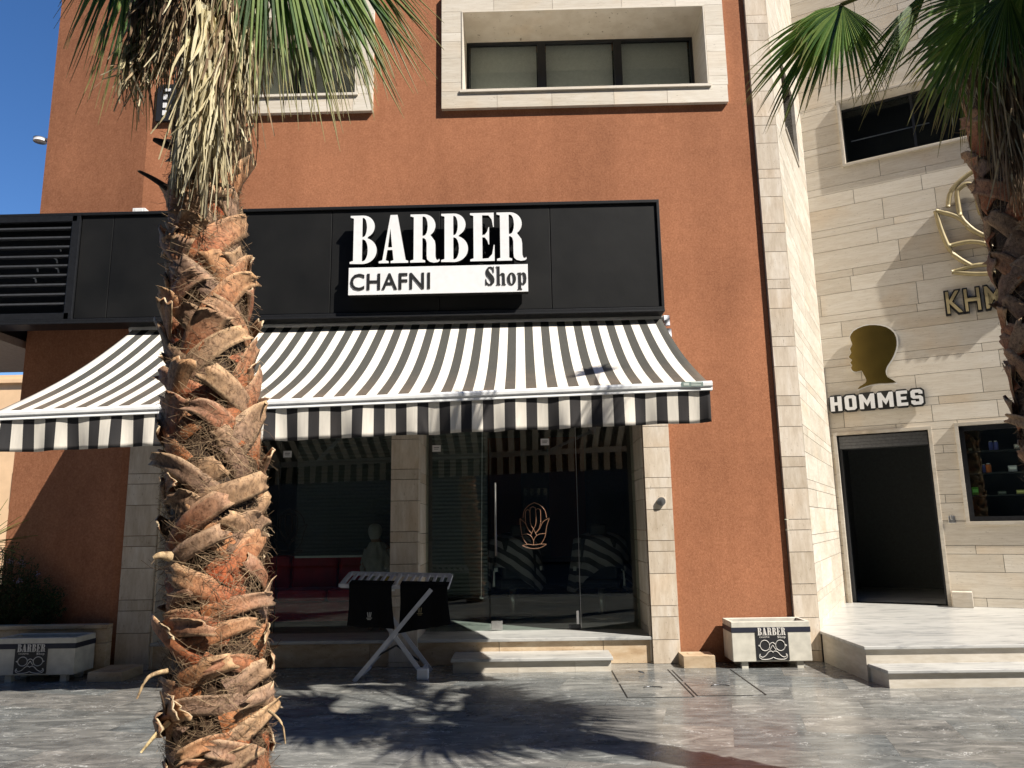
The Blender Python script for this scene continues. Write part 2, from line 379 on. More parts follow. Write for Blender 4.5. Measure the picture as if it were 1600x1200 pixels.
# ------------------------------------------------------------------ ground
g = MB(); g.grid(lambda a, b: (-60+120*a, -1.5+110*b, 0), 6, 6)
tag(g.build('pavement', M['floor']), None, None, kind='structure')
g = MB(); g.grid(lambda a, b: (-60+120*a, -40+38.5*b, -.12), 6, 6); tag(g.build('road', plain('asphalt', (.05, .05, .05), .9)), None, None, kind='structure')  # added out of view, dark so the glass reflects little bright ground
g = MB(); g.box(-60, 60, -1.62, -1.5, -.12, .003); tag(g.build('kerb', plain('kerb_stone', (.25, .24, .22), .8)), None, None, kind='structure')

# ------------------------------------------------------------------ red building
D = 9.25
def subtract(rects, hole):
    out = []
    hx0, hx1, hz0, hz1 = hole
    for (x0, x1, z0, z1) in rects:
        if hx0 >= x1 or hx1 <= x0 or hz0 >= z1 or hz1 <= z0: out.append((x0, x1, z0, z1)); continue
        if z0 < hz0: out.append((x0, x1, z0, hz0))
        if z1 > hz1: out.append((x0, x1, hz1, z1))
        a, b = max(z0, hz0), min(z1, hz1)
        if x0 < hx0: out.append((x0, hx0, a, b))
        if x1 > hx1: out.append((hx1, x1, a, b))
    return out
def slabs(mb, u0, u1, z0, z1, pattern, lens, holes, w0, w1, rng, gap=.0032, zoff=0.0):
    z = z0-zoff; k = 0
    while z < z1:
        h = pattern[k % len(pattern)]; k += 1
        za, zb = max(z, z0), min(z+h, z1); z += h
        if zb-za < .01: continue
        x = u0 - rng.random()*lens[0]
        while x < u1:
            L = rng.uniform(*lens); xa, xb = max(x, u0), min(x+L, u1); x += L
            if xb-xa < .01: continue
            rs = [(xa, xb, za, zb)]
            for hh in holes: rs = subtract(rs, hh)
            c = (rng.random(), rng.random(), rng.random())
            for (a, b, cc, d) in rs:
                if b-a < .012 or d-cc < .012: continue
                jt = rng.uniform(0, .0015)
                mb.box(a+gap, b-gap, w0, w1+jt, cc+gap, d-gap, c)
bld = thing('red_building', 'tall terracotta stucco building with travertine pillars and window surround above the barber shop', 'building', (0, D, 0))
W1 = (-.76, 2.53, 7.30, 8.49); W2 = (-4.3, -2.17, 7.30, 8.49); SHOP = (-4.46, 1.43, 0, 3.7)
wl = MB()
rs = [(-4.98, 3.08, 0, 13)]
for h in (W1, W2, SHOP): rs = subtract(rs, h)
for (a, b, c, d) in rs: wl.box(a, b, D, D+.9, c, d)
# angled left flank
TB = math.tan(math.radians(13)); XL = -6.58; YL = D+TB*(-4.98-XL)
wl.prism([(XL, YL), (-4.98, D), (-4.98, D+.9), (XL, YL+.9)], 0, 13)
wl.box(XL, XL+.3, YL+.9, 17, 0, 13); wl.box(XL, 3.08, 16.9, 17, 0, 13); wl.box(2.8, 3.08, D+.9, 16.9, 0, 13)
wl.box(XL+.3, 2.8, D+.9, 16.9, 12.9, 13)
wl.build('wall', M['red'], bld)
rng = random.Random(3)
PAT = [.125, .365, .255]
def xfF(u, w, z): return (u, D-w, z)
def pillar(u0, u1, z1=3.9, depth=.05, side=True):
    p = MB(xfF); slabs(p, u0, u1, 0, z1, PAT, (2, 3), [], -.12, depth, rng, zoff=rng.uniform(0, .3)); return p
for (a, b) in ((-4.86, -4.46), (-1.64, -1.30), (1.43, 1.75)):
    o = pillar(a, b).build('pillar', M['trav_v'], bld)
# reveals of the pillars (inner faces to the glass)
for (a, b) in ((-4.458, -4.43), (-1.64, -1.30), (1.402, 1.428)):
    p = MB(xfF); slabs(p, a, b, 0, 3.7, PAT, (2, 3), [], -.905, -.125 if a == -1.64 else .02, rng, zoff=.1); p.build('pillar_reveal', M['trav_v'], bld)
# travertine window surrounds
def surround(x0, x1, z0, z1, ox0, ox1, oz0, oz1):
    s = MB(xfF); w = .06
    for (a, b, c, d, horiz) in ((ox0, ox1, oz0, z0, 1), (ox0, ox1, z1, oz1, 1), (ox0, x0, z0, z1, 0), (x1, ox1, z0, z1, 0)):
        if horiz:
            x = a
            while x < b-.05:
                L = min(rng.uniform(.7, .95), b-x); s.box(x+.002, x+L-.002, -.05, w, c+.002, d-.002, (rng.random(),)*3); x += L
        else:
            z = c; k = 0
            while z < d-.02:
                L = min([.13, .36, .25][k % 3], d-z); k += 1; s.box(a+.002, b-.002, -.05, w, z+.002, z+L-.002, (rng.random(),)*3); z += L
    return s.build('window_surround', M['trav_h'], bld)
def upper_window(win, outer, panes):
    x0, x1, z0, z1 = win
    sr = surround(x0, x1, z0, z1, *outer)
    lin = MB(xfF)                       # lining of the deep reveal
    lin.box(x0+.004, x0+.02, -.60, .068, z0+.012, z1-.022, (.6,)*3); lin.box(x1-.02, x1-.004, -.60, .068, z0+.012, z1-.022, (.6,)*3)
    lin.box(x0+.003, x1-.003, -.60, .068, z1-.02, z1-.003, (.5,)*3); lin.box(x0-.025, x1+.025, .062, .085, z0-.025, z0+.01, (.7,)*3); lin.box(x0+.003, x1-.003, -.6, .06, z0+.003, z0+.01, (.7,)*3)
    lin.build('reveal_lining', M['trav_h'], bld)
    wd = MB(xfF); f = .06
    wd.box(x0, x1, -.66, -.60, z0, z0+f); wd.box(x0, x1, -.66, -.60, z1-f, z1)
    wd.box(x0, x0+f, -.66, -.60, z0+f, z1-f); wd.box(x1-f, x1, -.66, -.60, z0+f, z1-f)
    W_ = (x1-x0)/panes
    for i in range(1, panes): wd.box(x0+i*W_-.055, x0+i*W_+.055, -.66, -.592, z0+f, z1-f)
    fr = wd.build('window', M['frame'], bld, bevel=.003)
    for i in range(panes):
        a = x0+i*W_+.05; b = x0+(i+1)*W_-.05
        gp = MB(xfF); gp.box(a, b, -.64, -.632, z0+f, z1-f); gp.build('pane', M['winglass'], fr)
        bl = MB(xfF); bl.box(a+.02, b-.02, -.72, -.716, z0+.36+.03*i, z1-.02); bl.box(a+.02, b-.02, -.725, -.71, z0+.345+.03*i, z0+.36+.03*i)
        bl.build('blind', M['blindpale'], fr)
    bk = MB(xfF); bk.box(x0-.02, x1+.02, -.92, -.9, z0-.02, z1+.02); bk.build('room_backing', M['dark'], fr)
    for (xx, ww) in ((x0+W_-.02, .12), (x0+2*W_-.03, .1)):
        if panes < 3: break
        c = MB(xfF); c.box(xx, xx+ww, -.58, -.5, z0+.002, z0+.06); c.build('window_stay', M['plastic'], fr, bevel=.004)
    if panes == 3:
        c = MB(xfF); c.box(x0+2*W_+.1, x0+2*W_+.48, -.7, -.67, z0+.07, z0+.14); c.build('paper_stack', M['white'], fr)
upper_window(W1, (-1.03, 2.78, 7.05, 8.76), 3)
upper_window(W2, (-4.56, -1.95, 7.05, 8.76), 2)
# plinth, threshold slab
pl = MB(xfF); slabs(pl, -4.46, 1.43, 0, .262, [.262], (1.1, 1.6), [], -.3, .0, rng); pl.build('plinth', M['trav_y'], bld)
th = MB(xfF); th.box(-4.46, 1.43, -.66, .04, .264, .302); th.build('threshold_slab', M['marble'], bld, bevel=.006)
# shop interior shell
inn = MB(); inn.box(-4.9, 1.9, 9.92, 15.0, .24, .298); inn.build('shop_floor', M['marble'], bld)
inn = MB(); inn.box(-4.95, -4.9, 10.15, 15, .3, 3.9); inn.box(1.9, 1.95, 10.15, 15, .3, 3.9); inn.box(-4.9, 1.9, 15, 15.05, .3, 3.9)
inn.box(-4.9, 1.9, 10.15, 15, 3.72, 3.9); inn.build('shop_room', M['inwall'], bld)
for (a, b) in ((-.75, -.1), (.45, 1.15)):
    q = MB(); q.box(a, b, 14.93, 14.99, .3, 3.3); q.build('wall_panel', M['inred'], bld)
for (a, b, c) in ((-.05, .4, 14.9), (-1.9, -1.3, 14.9)):
    q = MB(); q.box(a, b, c, c+.04, 1.3, 2.3); q.build('mirror', M['winglass'], bld)
q = MB(); q.box(-.9, 1.8, 14.4, 14.9, .95, 1.0); q.box(-.9, 1.8, 14.45, 14.9, .3, .95); q.build('counter', M['dark'], bld)
# glazing
GY = 9.88
def glassbox(x0, x1, z0, z1, name='shop_window', par=bld, m='glass', y=GY):
    q = MB(); q.box(x0, x1, y, y+.01, z0, z1); return q.build(name, M[m], par)
gw = glassbox(-4.425, -1.645, .304, 3.68)
q = MB(); q.box(-3.22, -3.214, GY-.004, GY+.014, .31, 3.67); q.build('glass_joint', M['darkline'], gw)
glassbox(-1.295, -.49, .304, 3.68)
gr = glassbox(.66, 1.40, .304, 3.68)
q = MB(); q.box(.652, .658, GY-.004, GY+.014, .31, 3.67); q.build('glass_joint', M['steel'], gr)
dr = thing('glass_door', 'frameless glass shop door with long steel handle and copper hand emblem', 'door', (-.45, GY, .304))
glassbox(-.48, .645, .315, 3.3, 'door_leaf', dr); glassbox(-.48, .645, 3.31, 3.68, 'transom_glass', bld)
q = MB(); q.tube([(-.40, GY-.06, 1.22), (-.40, GY-.06, 2.14)], .014, 10); q.tube([(-.40, GY-.06, 1.35), (-.40, GY, 1.35)], .008, 8); q.tube([(-.40, GY-.06, 2.0), (-.40, GY, 2.0)], .008, 8)
q.build('handle', M['steel'], dr, True)
q = MB(); q.box(-.47, -.33, GY-.012, GY+.022, .316, .42); q.tube([(-.40, GY-.02, .37), (-.40, GY-.01, .37)], .02, 12); q.build('lock_patch', M['steel'], dr, bevel=.003)
q = MB(); q.box(.50, .645, GY-.012, GY+.022, .316, .365); q.build('floor_hinge', M['blackmetal'], dr, bevel=.003)
q = MB(); q.box(.60, .63, GY-.012, GY+.022, .37, .53); q.build('hinge_plate', M['white'], dr)
# hand-and-lotus emblem, drawn once in a 0..1 box
def emblem_lines():
    raw = [[(368, 115), (430, 145), (480, 205), (495, 280)], [(368, 115), (306, 145), (256, 205), (241, 280)],
           [(268, 330), (268, 225), (280, 200), (294, 190), (310, 200), (320, 225)], [(268, 330), (290, 400), (330, 452)],
           [(385, 475), (355, 410), (322, 340), (320, 190), (333, 168), (350, 160), (367, 168), (380, 190), (380, 340), (350, 410), (320, 475)],
           [(380, 205), (392, 188), (408, 181), (422, 190), (432, 210), (432, 330)], [(432, 330), (412, 400), (372, 452)],
           [(208, 288), (262, 335), (296, 405), (330, 452)], [(208, 288), (218, 400), (238, 500), (282, 572)],
           [(527, 285), (455, 330), (420, 400), (372, 452)], [(527, 285), (494, 380), (474, 490), (430, 570)],
           [(232, 462), (285, 458), (328, 485), (350, 532)], [(484, 455), (415, 462), (372, 490), (350, 532)], [(350, 532), (350, 578)],
           [(230, 583), (290, 570), (350, 578), (420, 570), (490, 572)], [(230, 583), (290, 608), (360, 618), (430, 606), (490, 572)]]
    return [[((x-208)/319, (618-y)/503) for x, y in l] for l in raw]
def emblem(name, m, parent, fn, r, n=6):
    q = MB()
    for l in emblem_lines():
        pts = smooth_line([(x, y, 0) for x, y in l], 5)
        q.tube([fn(p.x, p.y) for p in pts], r, n)
    return q.build(name, m, parent, True)
emblem('hand_emblem', M['orange'], dr, lambda x, y: Vector((-.09+.38*x, GY-.006, 1.30+.58*y)), .0045)
emblem('hand_emblem', M['darkline'], gw, lambda x, y: Vector((-3.27+.44*x, GY-.006, 1.27+.58*y)), .007)
for (x, z, p) in ((-1.22, 2.56, bld), (-3.18, 2.52, bld), (.20, 2.62, bld)):
    q = MB(); q.box(x, x+.11, GY-.004, GY-.001, z, z+.085, (.7, .7, .7)); q.box(x+.02, x+.09, GY-.0055, GY-.0041, z+.05, z+.058, (.1, .1, .1)); q.box(x+.02, x+.08, GY-.0055, GY-.0041, z+.03, z+.036, (.1, .1, .1))
    q.build('window_sticker', M['prod'], p)

# roller blinds inside
def blind(x0, x1, zb, y, label, rail):
    t = thing('roller_blind', label, 'blind', (x0, y, zb))
    q = MB()
    q.grid(lambda a, b: (lerp(x0, x1, a), y+.006*math.sin(b*math.pi*2*((3.6-zb)/.05)), lerp(zb, 3.6, b)), 1, int((3.6-zb)/.05)*8); q.build('fabric', M['blind'], t)
    q = MB(); q.box(x0, x1, y-.015, y+.015, zb-.03, zb); q.build('bottom_rail', M[rail], t, bevel=.004)
    return t
blind(-3.12, -1.72, 1.24, 10.34, 'dark ribbed roller blind with pale bottom rail behind the left shop window', 'whitemetal')
t = blind(-1.24, -.52, .72, 10.04, 'dark roller blind with a pull cord behind the narrow glass left of the door', 'blackmetal')
q = MB(); q.tube([(-.60, 9.97, .70), (-.56, 9.98, 3.5)], .004, 6); q.tube([(-.62, 9.97, .70), (-.57, 9.97, .69)], .012, 8); q.build('pull_cord', M['white'], t)

# ------------------------------------------------------------------ sofa, person, barber chairs
sf = thing('sofa', 'deep red leather sofa behind the left shop window', 'sofa', (-2.9, 10.9, .3))
q = MB(); q.box(-4.1, -2.06, 10.55, 11.35, .36, .62); q.build('base', M['sofa'], sf, bevel=.03)
for a in (-4.08, -3.4, -2.72):
    q = MB(); q.box(a, a+.66, 10.5, 11.1, .625, .78); q.build('seat_cushion', M['sofa'], sf, bevel=.04)
    q = MB(); q.box(a, a+.66, 11.1, 11.35, .70, 1.22); q.build('back_cushion', M['sofa'], sf, bevel=.05)
q = MB(); q.box(-2.05, -1.9, 10.5, 11.35, .36, .95); q.build('armrest', M['sofa'], sf, bevel=.05)
for x in (-4.0, -2.0):
    q = MB(); q.box(x, x+.06, 10.6, 10.66, .3, .355); q.build('leg', M['blackmetal'], sf)
def skin_body(name, verts, edges, radii, m, parent, root=0, sub=2):
    me = bpy.data.meshes.new(name); org = ORG[parent.name]
    me.from_pydata([Vector(v)-org for v in verts], edges, [])
    o = bpy.data.objects.new(name, me); link(o)
    s = o.modifiers.new('skin', 'SKIN'); 
    for i, r in enumerate(radii): me.skin_vertices[0].data[i].radius = (r, r) if not isinstance(r, tuple) else r
    for i in range(len(verts)): me.skin_vertices[0].data[i].use_root = (i == root)
    sb = o.modifiers.new('sub', 'SUBSURF'); sb.levels = sub; sb.render_levels = sub
    dg = bpy.context.evaluated_depsgraph_get(); m2 = bpy.data.meshes.new_from_object(o.evaluated_get(dg))
    bpy.data.objects.remove(o); m2.name = name; m2.materials.clear(); m2.materials.append(m)
    m2.polygons.foreach_set('use_smooth', [True]*len(m2.polygons))
    o = link(bpy.data.objects.new(name, m2)); o.parent = parent; ORG[o.name] = org.copy(); return o
pp = thing('person', 'person in a loose grey hooded top behind the left shop window beside the pillar', 'person', (-1.96, 10.15, .3))
px, py = -1.96, 10.15
bv = [(px, py, .82), (px, py, 1.0), (px, py, 1.2), (px-.005, py-.02, 1.34), (px-.02, py-.05, 1.41), (px-.035, py-.09, 1.50), (px-.035, py-.09, 1.57),
      (px-.13, py-.01, 1.30), (px-.17, py-.07, 1.08), (px-.12, py-.20, .98), (px-.09, py-.25, .97),
      (px+.13, py-.01, 1.30), (px+.17, py-.05, 1.08), (px+.10, py-.18, .95), (px+.07, py-.23, .94),
      (px-.07, py, .78), (px-.075, py-.02, .55), (px-.075, py+.02, .34), (px-.075, py-.09, .32),
      (px+.07, py, .78), (px+.075, py-.01, .55), (px+.075, py+.03, .34), (px+.075, py-.08, .32)]
be = [(0, 1), (1, 2), (2, 3), (3, 4), (4, 5), (5, 6), (3, 7), (7, 8), (8, 9), (9, 10), (3, 11), (11, 12), (12, 13), (13, 14), (0, 15), (15, 16), (16, 17), (17, 18), (0, 19), (19, 20), (20, 21), (21, 22)]
brr = [(.125, .09), (.12, .085), (.13, .09), (.10, .075), .045, (.075, .085), .07, .055, .042, .033, .026, .055, .042, .033, .026, .075, .055, .04, .03, .075, .055, .04, .03]
skin_body('body', bv, be, brr, M['skin'], pp)
# hooded loose top: draped shell with folds
q = MB()
def drape(a, b):
    th = a*2*math.pi; z = lerp(.86, 1.41, b); fold = .012*math.sin(th*7+b*9)+.008*math.sin(th*13-b*5)
    rx = lerp(.20, .075, max(0, (b-.62)/.38)**1.2)+fold; ry = lerp(.145, .075, max(0, (b-.62)/.38)**1.2)+fold
    return (px+math.cos(th)*rx-.01*b, py-.02+math.sin(th)*ry-.03*b*b, z)
q.grid(drape, 48, 20); q.build('top', M['greycloth'], pp, True)
q = MB(); q.grid(lambda a, b: (px-.035+math.cos(a*2*math.pi)*(.088+.004*math.sin(a*30))*math.sin(max(.05, b)*2.2+.25), py-.075+math.sin(a*2*math.pi)*.10*math.sin(max(.05, b)*2.2+.25), 1.645-.25*(1-math.cos(b*1.9))*.6), 28, 12); q.build('hood', M['greycloth'], pp, True)
for s in (-1, 1):
    q = MB(); q.tube(smooth_line([(px+s*.13, py-.01, 1.31), (px+s*.18, py-.05, 1.1), (px+s*.12, py-.18, .98)], 6), .058, 12, r2=.045); q.build('sleeve', M['greycloth'], pp, True)
q = MB(); q.box(px+.10, px+.2, py-.26, py-.2, .88, 1.0, (.6, .38, .03)); q.build('yellow_bag', M['prod'], pp, bevel=.01)

def barber_chair(x, y, rz, label):
    t = thing('barber_chair', label, 'chair', (x, y, .3), 'barber chairs under striped capes')
    c, s = math.cos(rz), math.sin(rz)
    def xf(a, b, z): return (x+a*c-b*s, y+a*s+b*c, .3+z)
    q = MB(xf); q.tube([Vector((0, 0, .02)), Vector((0, 0, .05))], .28, 24); q.tube([Vector((0, 0, .05)), Vector((0, 0, .42))], .05, 14); q.build('pedestal', M['steel'], t, True)
    q = MB(xf); q.box(-.27, .27, -.26, .28, .42, .56); q.build('seat', M['dark'], t, bevel=.03)
    q = MB(xf); q.box(-.25, .25, .22, .34, .56, 1.12); q.build('backrest', M['dark'], t, bevel=.04)
    q = MB(xf); q.box(-.12, .12, .24, .32, 1.14, 1.3); q.build('headrest', M['dark'], t, bevel=.03)
    for sgn in (-1, 1):
        q = MB(xf); q.box(sgn*.33-.035, sgn*.33+.035, -.2, .25, .66, .72); q.box(sgn*.33-.02, sgn*.33+.02, .1, .16, .45, .66); q.build('armrest', M['steel'], t, bevel=.01)
    k = thing('barber_cape', label.replace('barber chair', 'striped cape draped over the barber chair').replace(' under a striped cape', ''), 'cape', (x, y, .3), 'striped barber capes')
    rr = random.Random(int(x*100)+5)
    ph = rr.uniform(0, 6)
    q = MB(xf)
    def cape(a, b):
        # drop over the chair back and arms
        th = a*2*math.pi
        if b < .35:
            f = b/.35; r = .02+.34*f; z = 1.20-.10*f*f
        else:
            f = (b-.35)/.65; r = .36+.06*f+.035*math.sin(th*6+ph)*f+.02*math.sin(th*11)*f; z = 1.10-(.55+.18*math.sin(th*2+ph))*f
        return (math.cos(th)*r*1.02, .05+math.sin(th)*r*.9, z)
    q.grid(cape, 60, 22); q.build('cloth', M['cape'], k, True)
    return t
barber_chair(-.22, 11.2, math.radians(200), 'barber chair under a striped cape seen through the glass door')
barber_chair(1.03, 11.0, math.radians(170), 'barber chair under a striped cape seen right of the door beside the right pillar')

# ------------------------------------------------------------------ fascia
fas = thing('fascia', 'long black panelled shop fascia with louvred screen at its left end', 'fascia', (-2, 8.95, 4.15))
q = MB(); xs = [-5.57, -5.16, -2.38, -1.02, .36, 1.69]
for a, b in zip(xs[:-1], xs[1:]):
    q = MB(); q.box(a+.004, b-.004, 8.955, 9.24, 4.20, 5.54); q.build('panel', M['panel'], fas, bevel=.004)
q = MB(); q.box(-9, 1.73, 8.93, 9.24, 5.545, 5.585); q.box(-9, 1.73, 8.93, 9.24, 4.13, 4.19); q.box(1.695, 1.73, 8.93, 9.24, 4.19, 5.545)
q.box(-9, 1.73, 8.915, 8.93, 4.125, 4.145); q.build('trim', M['black'], fas, bevel=.004)
q = MB(); q.box(-9, -5.62, 8.93, 8.99, 4.19, 4.27); q.box(-9, -5.62, 8.93, 8.99, 5.47, 5.545); q.box(-5.68, -5.58, 8.93, 9.02, 4.19, 5.545); q.build('louvre_frame', M['blackmetal'], fas, bevel=.003)
for i in range(9):
    z = 4.385+i*.1245; q = MB(); q.box(-9, -5.68, 8.945, 8.985, z, z+.022); q.box(-9, -5.68, 8.985, 9.02, z+.004, z+.018); q.build('louvre_slat', M['slat'], fas)
q = MB(); q.box(-9, -5.6, 9.14, 9.16, 4.19, 5.54); q.build('dark_back_sheet', M['darkline'], fas)  # black sheet added so the space behind the slats reads dark
for i, (x, z) in enumerate(((-5.95, 5.15), (-5.98, 4.99), (-6.22, 4.88), (-5.95, 4.86), (-6.23, 4.74))):
    q = MB(); q.tube(smooth_line([(x, 9.1, z+.06), (x+.035, 9.1, z+.04), (x+.05, 9.1, z-.01)], 4), .011, 6); q.build('white_curl', M['white'], fas, True)  # short curved white marks between the slats and the sheet
q = MB(); q.box(-9, -6.66, 9.0, 11.2, 4.02, 4.12); q.build('soffit', M['soffit'], fas)
q = MB(); q.box(-9, -6.66, 9.3, 11.2, 4.13, 5.6); q.build('cantilever_box', M['black'], fas)
q = MB(); q.box(-4.96, -4.80, 9.0, 9.12, 5.60, 5.66); q.box(-4.93, -4.83, 8.995, 9.0, 5.61, 5.65); tag(q.build('floodlight', M['whitemetal'], bevel=.004), 'small white floodlight on top of the black fascia behind the palm', 'floodlight')
q = MB(); q.tube([(-6.58, 9.7, 7.02), (-6.74, 9.7, 7.05)], .02, 8); q.tube([(-6.74, 9.7, 7.0), (-6.74, 9.7, 7.03), (-6.74, 9.7, 7.05)], .085, 20); tag(q.build('wall_lamp', M['plastic'], None, True), 'small round lamp on a bracket at the upper left edge of the red building', 'lamp')
ns = thing('notice_plate', 'small dark wall plate with white marks behind the left palm trunk', 'sign', (-4.7, 9.2, 7.0))
q = MB(); q.box(-4.86, -4.62, 9.2, 9.245, 6.98, 7.52); q.build('plate', M['decal'], ns, bevel=.004)
for z, h_, w_ in ((7.06, .07, .05), (7.17, .07, .05), (7.29, .07, .05), (7.41, .04, .09)):
    q = MB(); q.box(-4.77, -4.77+w_, 9.19, 9.199, z, z+h_); q.build('mark', M['white'], ns)

# ------------------------------------------------------------------ display lettering (condensed, fat-stemmed)
def arc(cx, cy, rx, ry, a0, a1, n=10): return [(cx+rx*math.cos(math.radians(lerp(a0, a1, i/n))), cy+ry*math.sin(math.radians(lerp(a0, a1, i/n)))) for i in range(n+1)]
GL = {}
GL['B'] = ([[(0, 0), (0, .04), (.07, .06), (.07, .94), (0, .96), (0, 1)] + [(.26, 1)] + arc(.27, .765, .245, .235, 90, -62, 12) + arc(.27, .265, .295, .272, 72, -90, 14)],
           [[(.255, .55)] + arc(.275, .75, .075, .20, -90, 90, 8) + [(.255, .95)], [(.255, .05)] + arc(.28, .275, .095, .225, -90, 90, 8) + [(.255, .50)]], .58)
GL['A'] = ([[(0, 0), (.21, 0), (.21, .04), (.145, .06), (.18, .27), (.285, .27), (.31, .06), (.25, .04), (.25, 0), (.62, 0), (.62, .04), (.565, .06), (.385, 1), (.235, 1), (.075, .06), (0, .04)]],
           [[(.19, .325), (.278, .325), (.237, .72)]], .63)
GL['R'] = ([[(0, 0), (0, .04), (.07, .06), (.07, .94), (0, .96), (0, 1), (.27, 1)] + arc(.28, .76, .25, .24, 90, -55, 12) + [(.47, .50), (.515, .44), (.53, .35), (.53, .12), (.55, .055), (.585, .04), (.61, .07), (.62, .03), (.585, .0), (.5, -.01), (.41, .01), (.355, .06), (.345, .14), (.345, .40), (.325, .47), (.29, .50), (.255, .50), (.255, .06), (.315, .04), (.315, 0)]],
           [[(.255, .55)] + arc(.285, .75, .08, .20, -90, 90, 8) + [(.255, .95)]], .62)
GL['E'] = ([[(0, 0), (0, .04), (.07, .06), (.07, .94), (0, .96), (0, 1), (.50, 1), (.50, .70), (.485, .70), (.455, .86), (.39, .945), (.255, .95), (.255, .535), (.31, .545), (.36, .61), (.385, .70), (.40, .70), (.40, .34), (.385, .34), (.36, .42), (.31, .485), (.255, .49), (.255, .05), (.38, .055), (.46, .14), (.495, .33), (.51, .33), (.51, 0)]], [], .53)
GL['S'] = ([[(.02, .02), (.02, .34), (.05, .34), (.09, .16), (.20, .05), (.28, .10), (.28, .22), (.22, .34), (.08, .52), (.03, .66), (.05, .84), (.15, .97), (.28, 1.0), (.38, .95), (.41, 1.0), (.44, 1.0), (.44, .68), (.41, .68), (.36, .86), (.25, .95), (.19, .90), (.18, .80), (.26, .66), (.41, .48), (.47, .32), (.45, .14), (.34, .01), (.20, -.01), (.10, .05), (.05, .02)]], [], .52)
GL['h'] = ([[(0, 0), (0, .03), (.05, .05), (.05, .95), (0, .97), (0, 1), (.18, 1), (.18, .55), (.26, .64), (.36, .65), (.43, .58), (.44, .05), (.48, .03), (.48, 0), (.28, 0), (.28, .03), (.31, .05), (.31, .50), (.27, .56), (.20, .52), (.18, .46), (.18, .05), (.21, .03), (.21, 0)]], [], .52)
GL['o'] = ([arc(.22, .32, .22, .335, 0, 350, 24)], [arc(.22, .32, .075, .28, 0, 345, 18)], .48)
GL['p'] = ([[(0, -.26), (0, -.23), (.05, -.21), (.05, .57), (0, .59), (0, .63), (.18, .65), (.18, .58)] + [(.24, .64), (.33, .65), (.42, .56), (.45, .33), (.42, .10), (.33, -.01), (.24, .01), (.18, .06), (.18, -.21), (.23, -.23), (.23, -.26)]],
           [[(.18, .14), (.22, .06), (.28, .08), (.31, .32), (.28, .55), (.22, .57), (.18, .48)]], .48)
def word_loops(w, space=.03):
    x = 0; out = []
    for ch in w:
        o, h, adv = GL[ch]; out.append(([[(px_+x, py_) for px_, py_ in l] for l in o+h])); x += adv+space
    return out, x-space
def display_word(w, x0, x1, z0, z1, y, thick, m, parent, name='letter', full=1.0, xf=None, space=.03, side=None):
    lw, tot = word_loops(w, space); sx = (x1-x0)/tot; sz = (z1-z0)/full
    for lp in lw:
        me = shape_mesh(lp, .5)
        def fn(a, b, c): 
            p = (x0+a*sx, y+(-c)*thick, z0+b*sz)
            return xf(*p) if xf else p
        o = mesh_obj(name, me, m, parent, fn)
        if side:
            o.data.materials.append(side)
            for pl_ in o.data.polygons:
                if abs(pl_.normal.y) < .5: pl_.material_index = 1
sg = thing('shop_sign', 'raised white BARBER lettering over a white CHAFNI Shop strip on the black fascia', 'sign', (-1.0, 8.95, 4.4))
SY = 8.80
display_word('BARBER', -2.11, .06, 4.775, 5.40, SY+.04, .08, M['white'], sg, side=M['letterside'])
q = MB(); q.box(-2.12, .07, SY, 8.90, 4.375, 4.725)
o = q.build('strip', M['white'], sg, bevel=.003); o.data.materials.append(M['letterside'])
for p_ in o.data.polygons:
    if abs(p_.normal.y) < .5: p_.material_index = 1
for x in (-1.93, -1.55, -1.2, -.83, -.48, -.12):
    for z in (4.9, 5.24): q = MB(); q.box(x, x+.03, 8.86, 8.953, z, z+.04); q.build('standoff', M['letterside'], sg)
me = fit(text_mesh('CHAFNI', .05, .012, 1.05), -2.095, -1.12, 4.435, 4.645); mesh_obj('lettering', me, M['letterside'], sg, lambda a, b, c: (a, SY-.004-c*.08, b))
display_word('Shop', -.45, .06, 4.465, 4.70, SY-.004, .008, M['letterside'], sg, 'small_letter')
# ------------------------------------------------------------------ awning
aw = thing('awning', 'wide black and white striped folding-arm awning over the barber shop front', 'awning', (1.72, 6.88, 2.8))
XA, XB = -4.91, 1.72
def barpt(x):  # top of front bar
    f = (x-XA)/(XB-XA); return lerp(6.80, 6.95, f), lerp(2.70, 2.885, f)
q = MB()
def fab(a, b):
    x = lerp(XA, XB, a); y1, z1 = barpt(x); y0, z0 = 9.20, 4.13
    sag = -.12*math.sin(math.pi*b)*(1-.35*(2*a-1)**8)-.012*math.sin(a*21+1.3)*math.sin(math.pi*b)-.005*math.sin(a*64)*math.sin(math.pi*b)
    return (x, lerp(y0, y1+.03, b), lerp(z0, z1-.006, b)+sag)
q.grid(fab, 120, 14); o = q.build('canopy_fabric', M['awning'], aw, True)
s_ = o.modifiers.new('t', 'SOLIDIFY'); s_.thickness = .002
q = MB()
def val(a, b):
    x = lerp(XA, XB, a); y, z = barpt(x)
    wv = .020*math.sin(a*88)+.014*math.sin(a*37+1)+.008*math.sin(a*151)
    return (x+.002*math.sin(a*50), y-.012-wv*b*1.2+.02*b, z-.075-.305*b+.004*math.sin(a*70)*b)
q.grid(val, 240, 8); o = q.build('valance', M['valance'], aw, True)
s_ = o.modifiers.new('t', 'SOLIDIFY'); s_.thickness = .002
q = MB(); q.xf = None
prof = [(-.03, 0), (-.045, -.02), (-.045, -.045), (-.03, -.055), (-.035, -.085), (.0, -.09), (.05, -.085), (.05, 0), (0, .006)]
ids = []
for x in (XA-.02, XB+.02):
    y, z = barpt(x); ids.append([q.P((x, y+a, z+b)) for a, b in prof])
n = len(prof)
for i in range(n): q.face([ids[0][i], ids[0][(i+1) % n], ids[1][(i+1) % n], ids[1][i]])
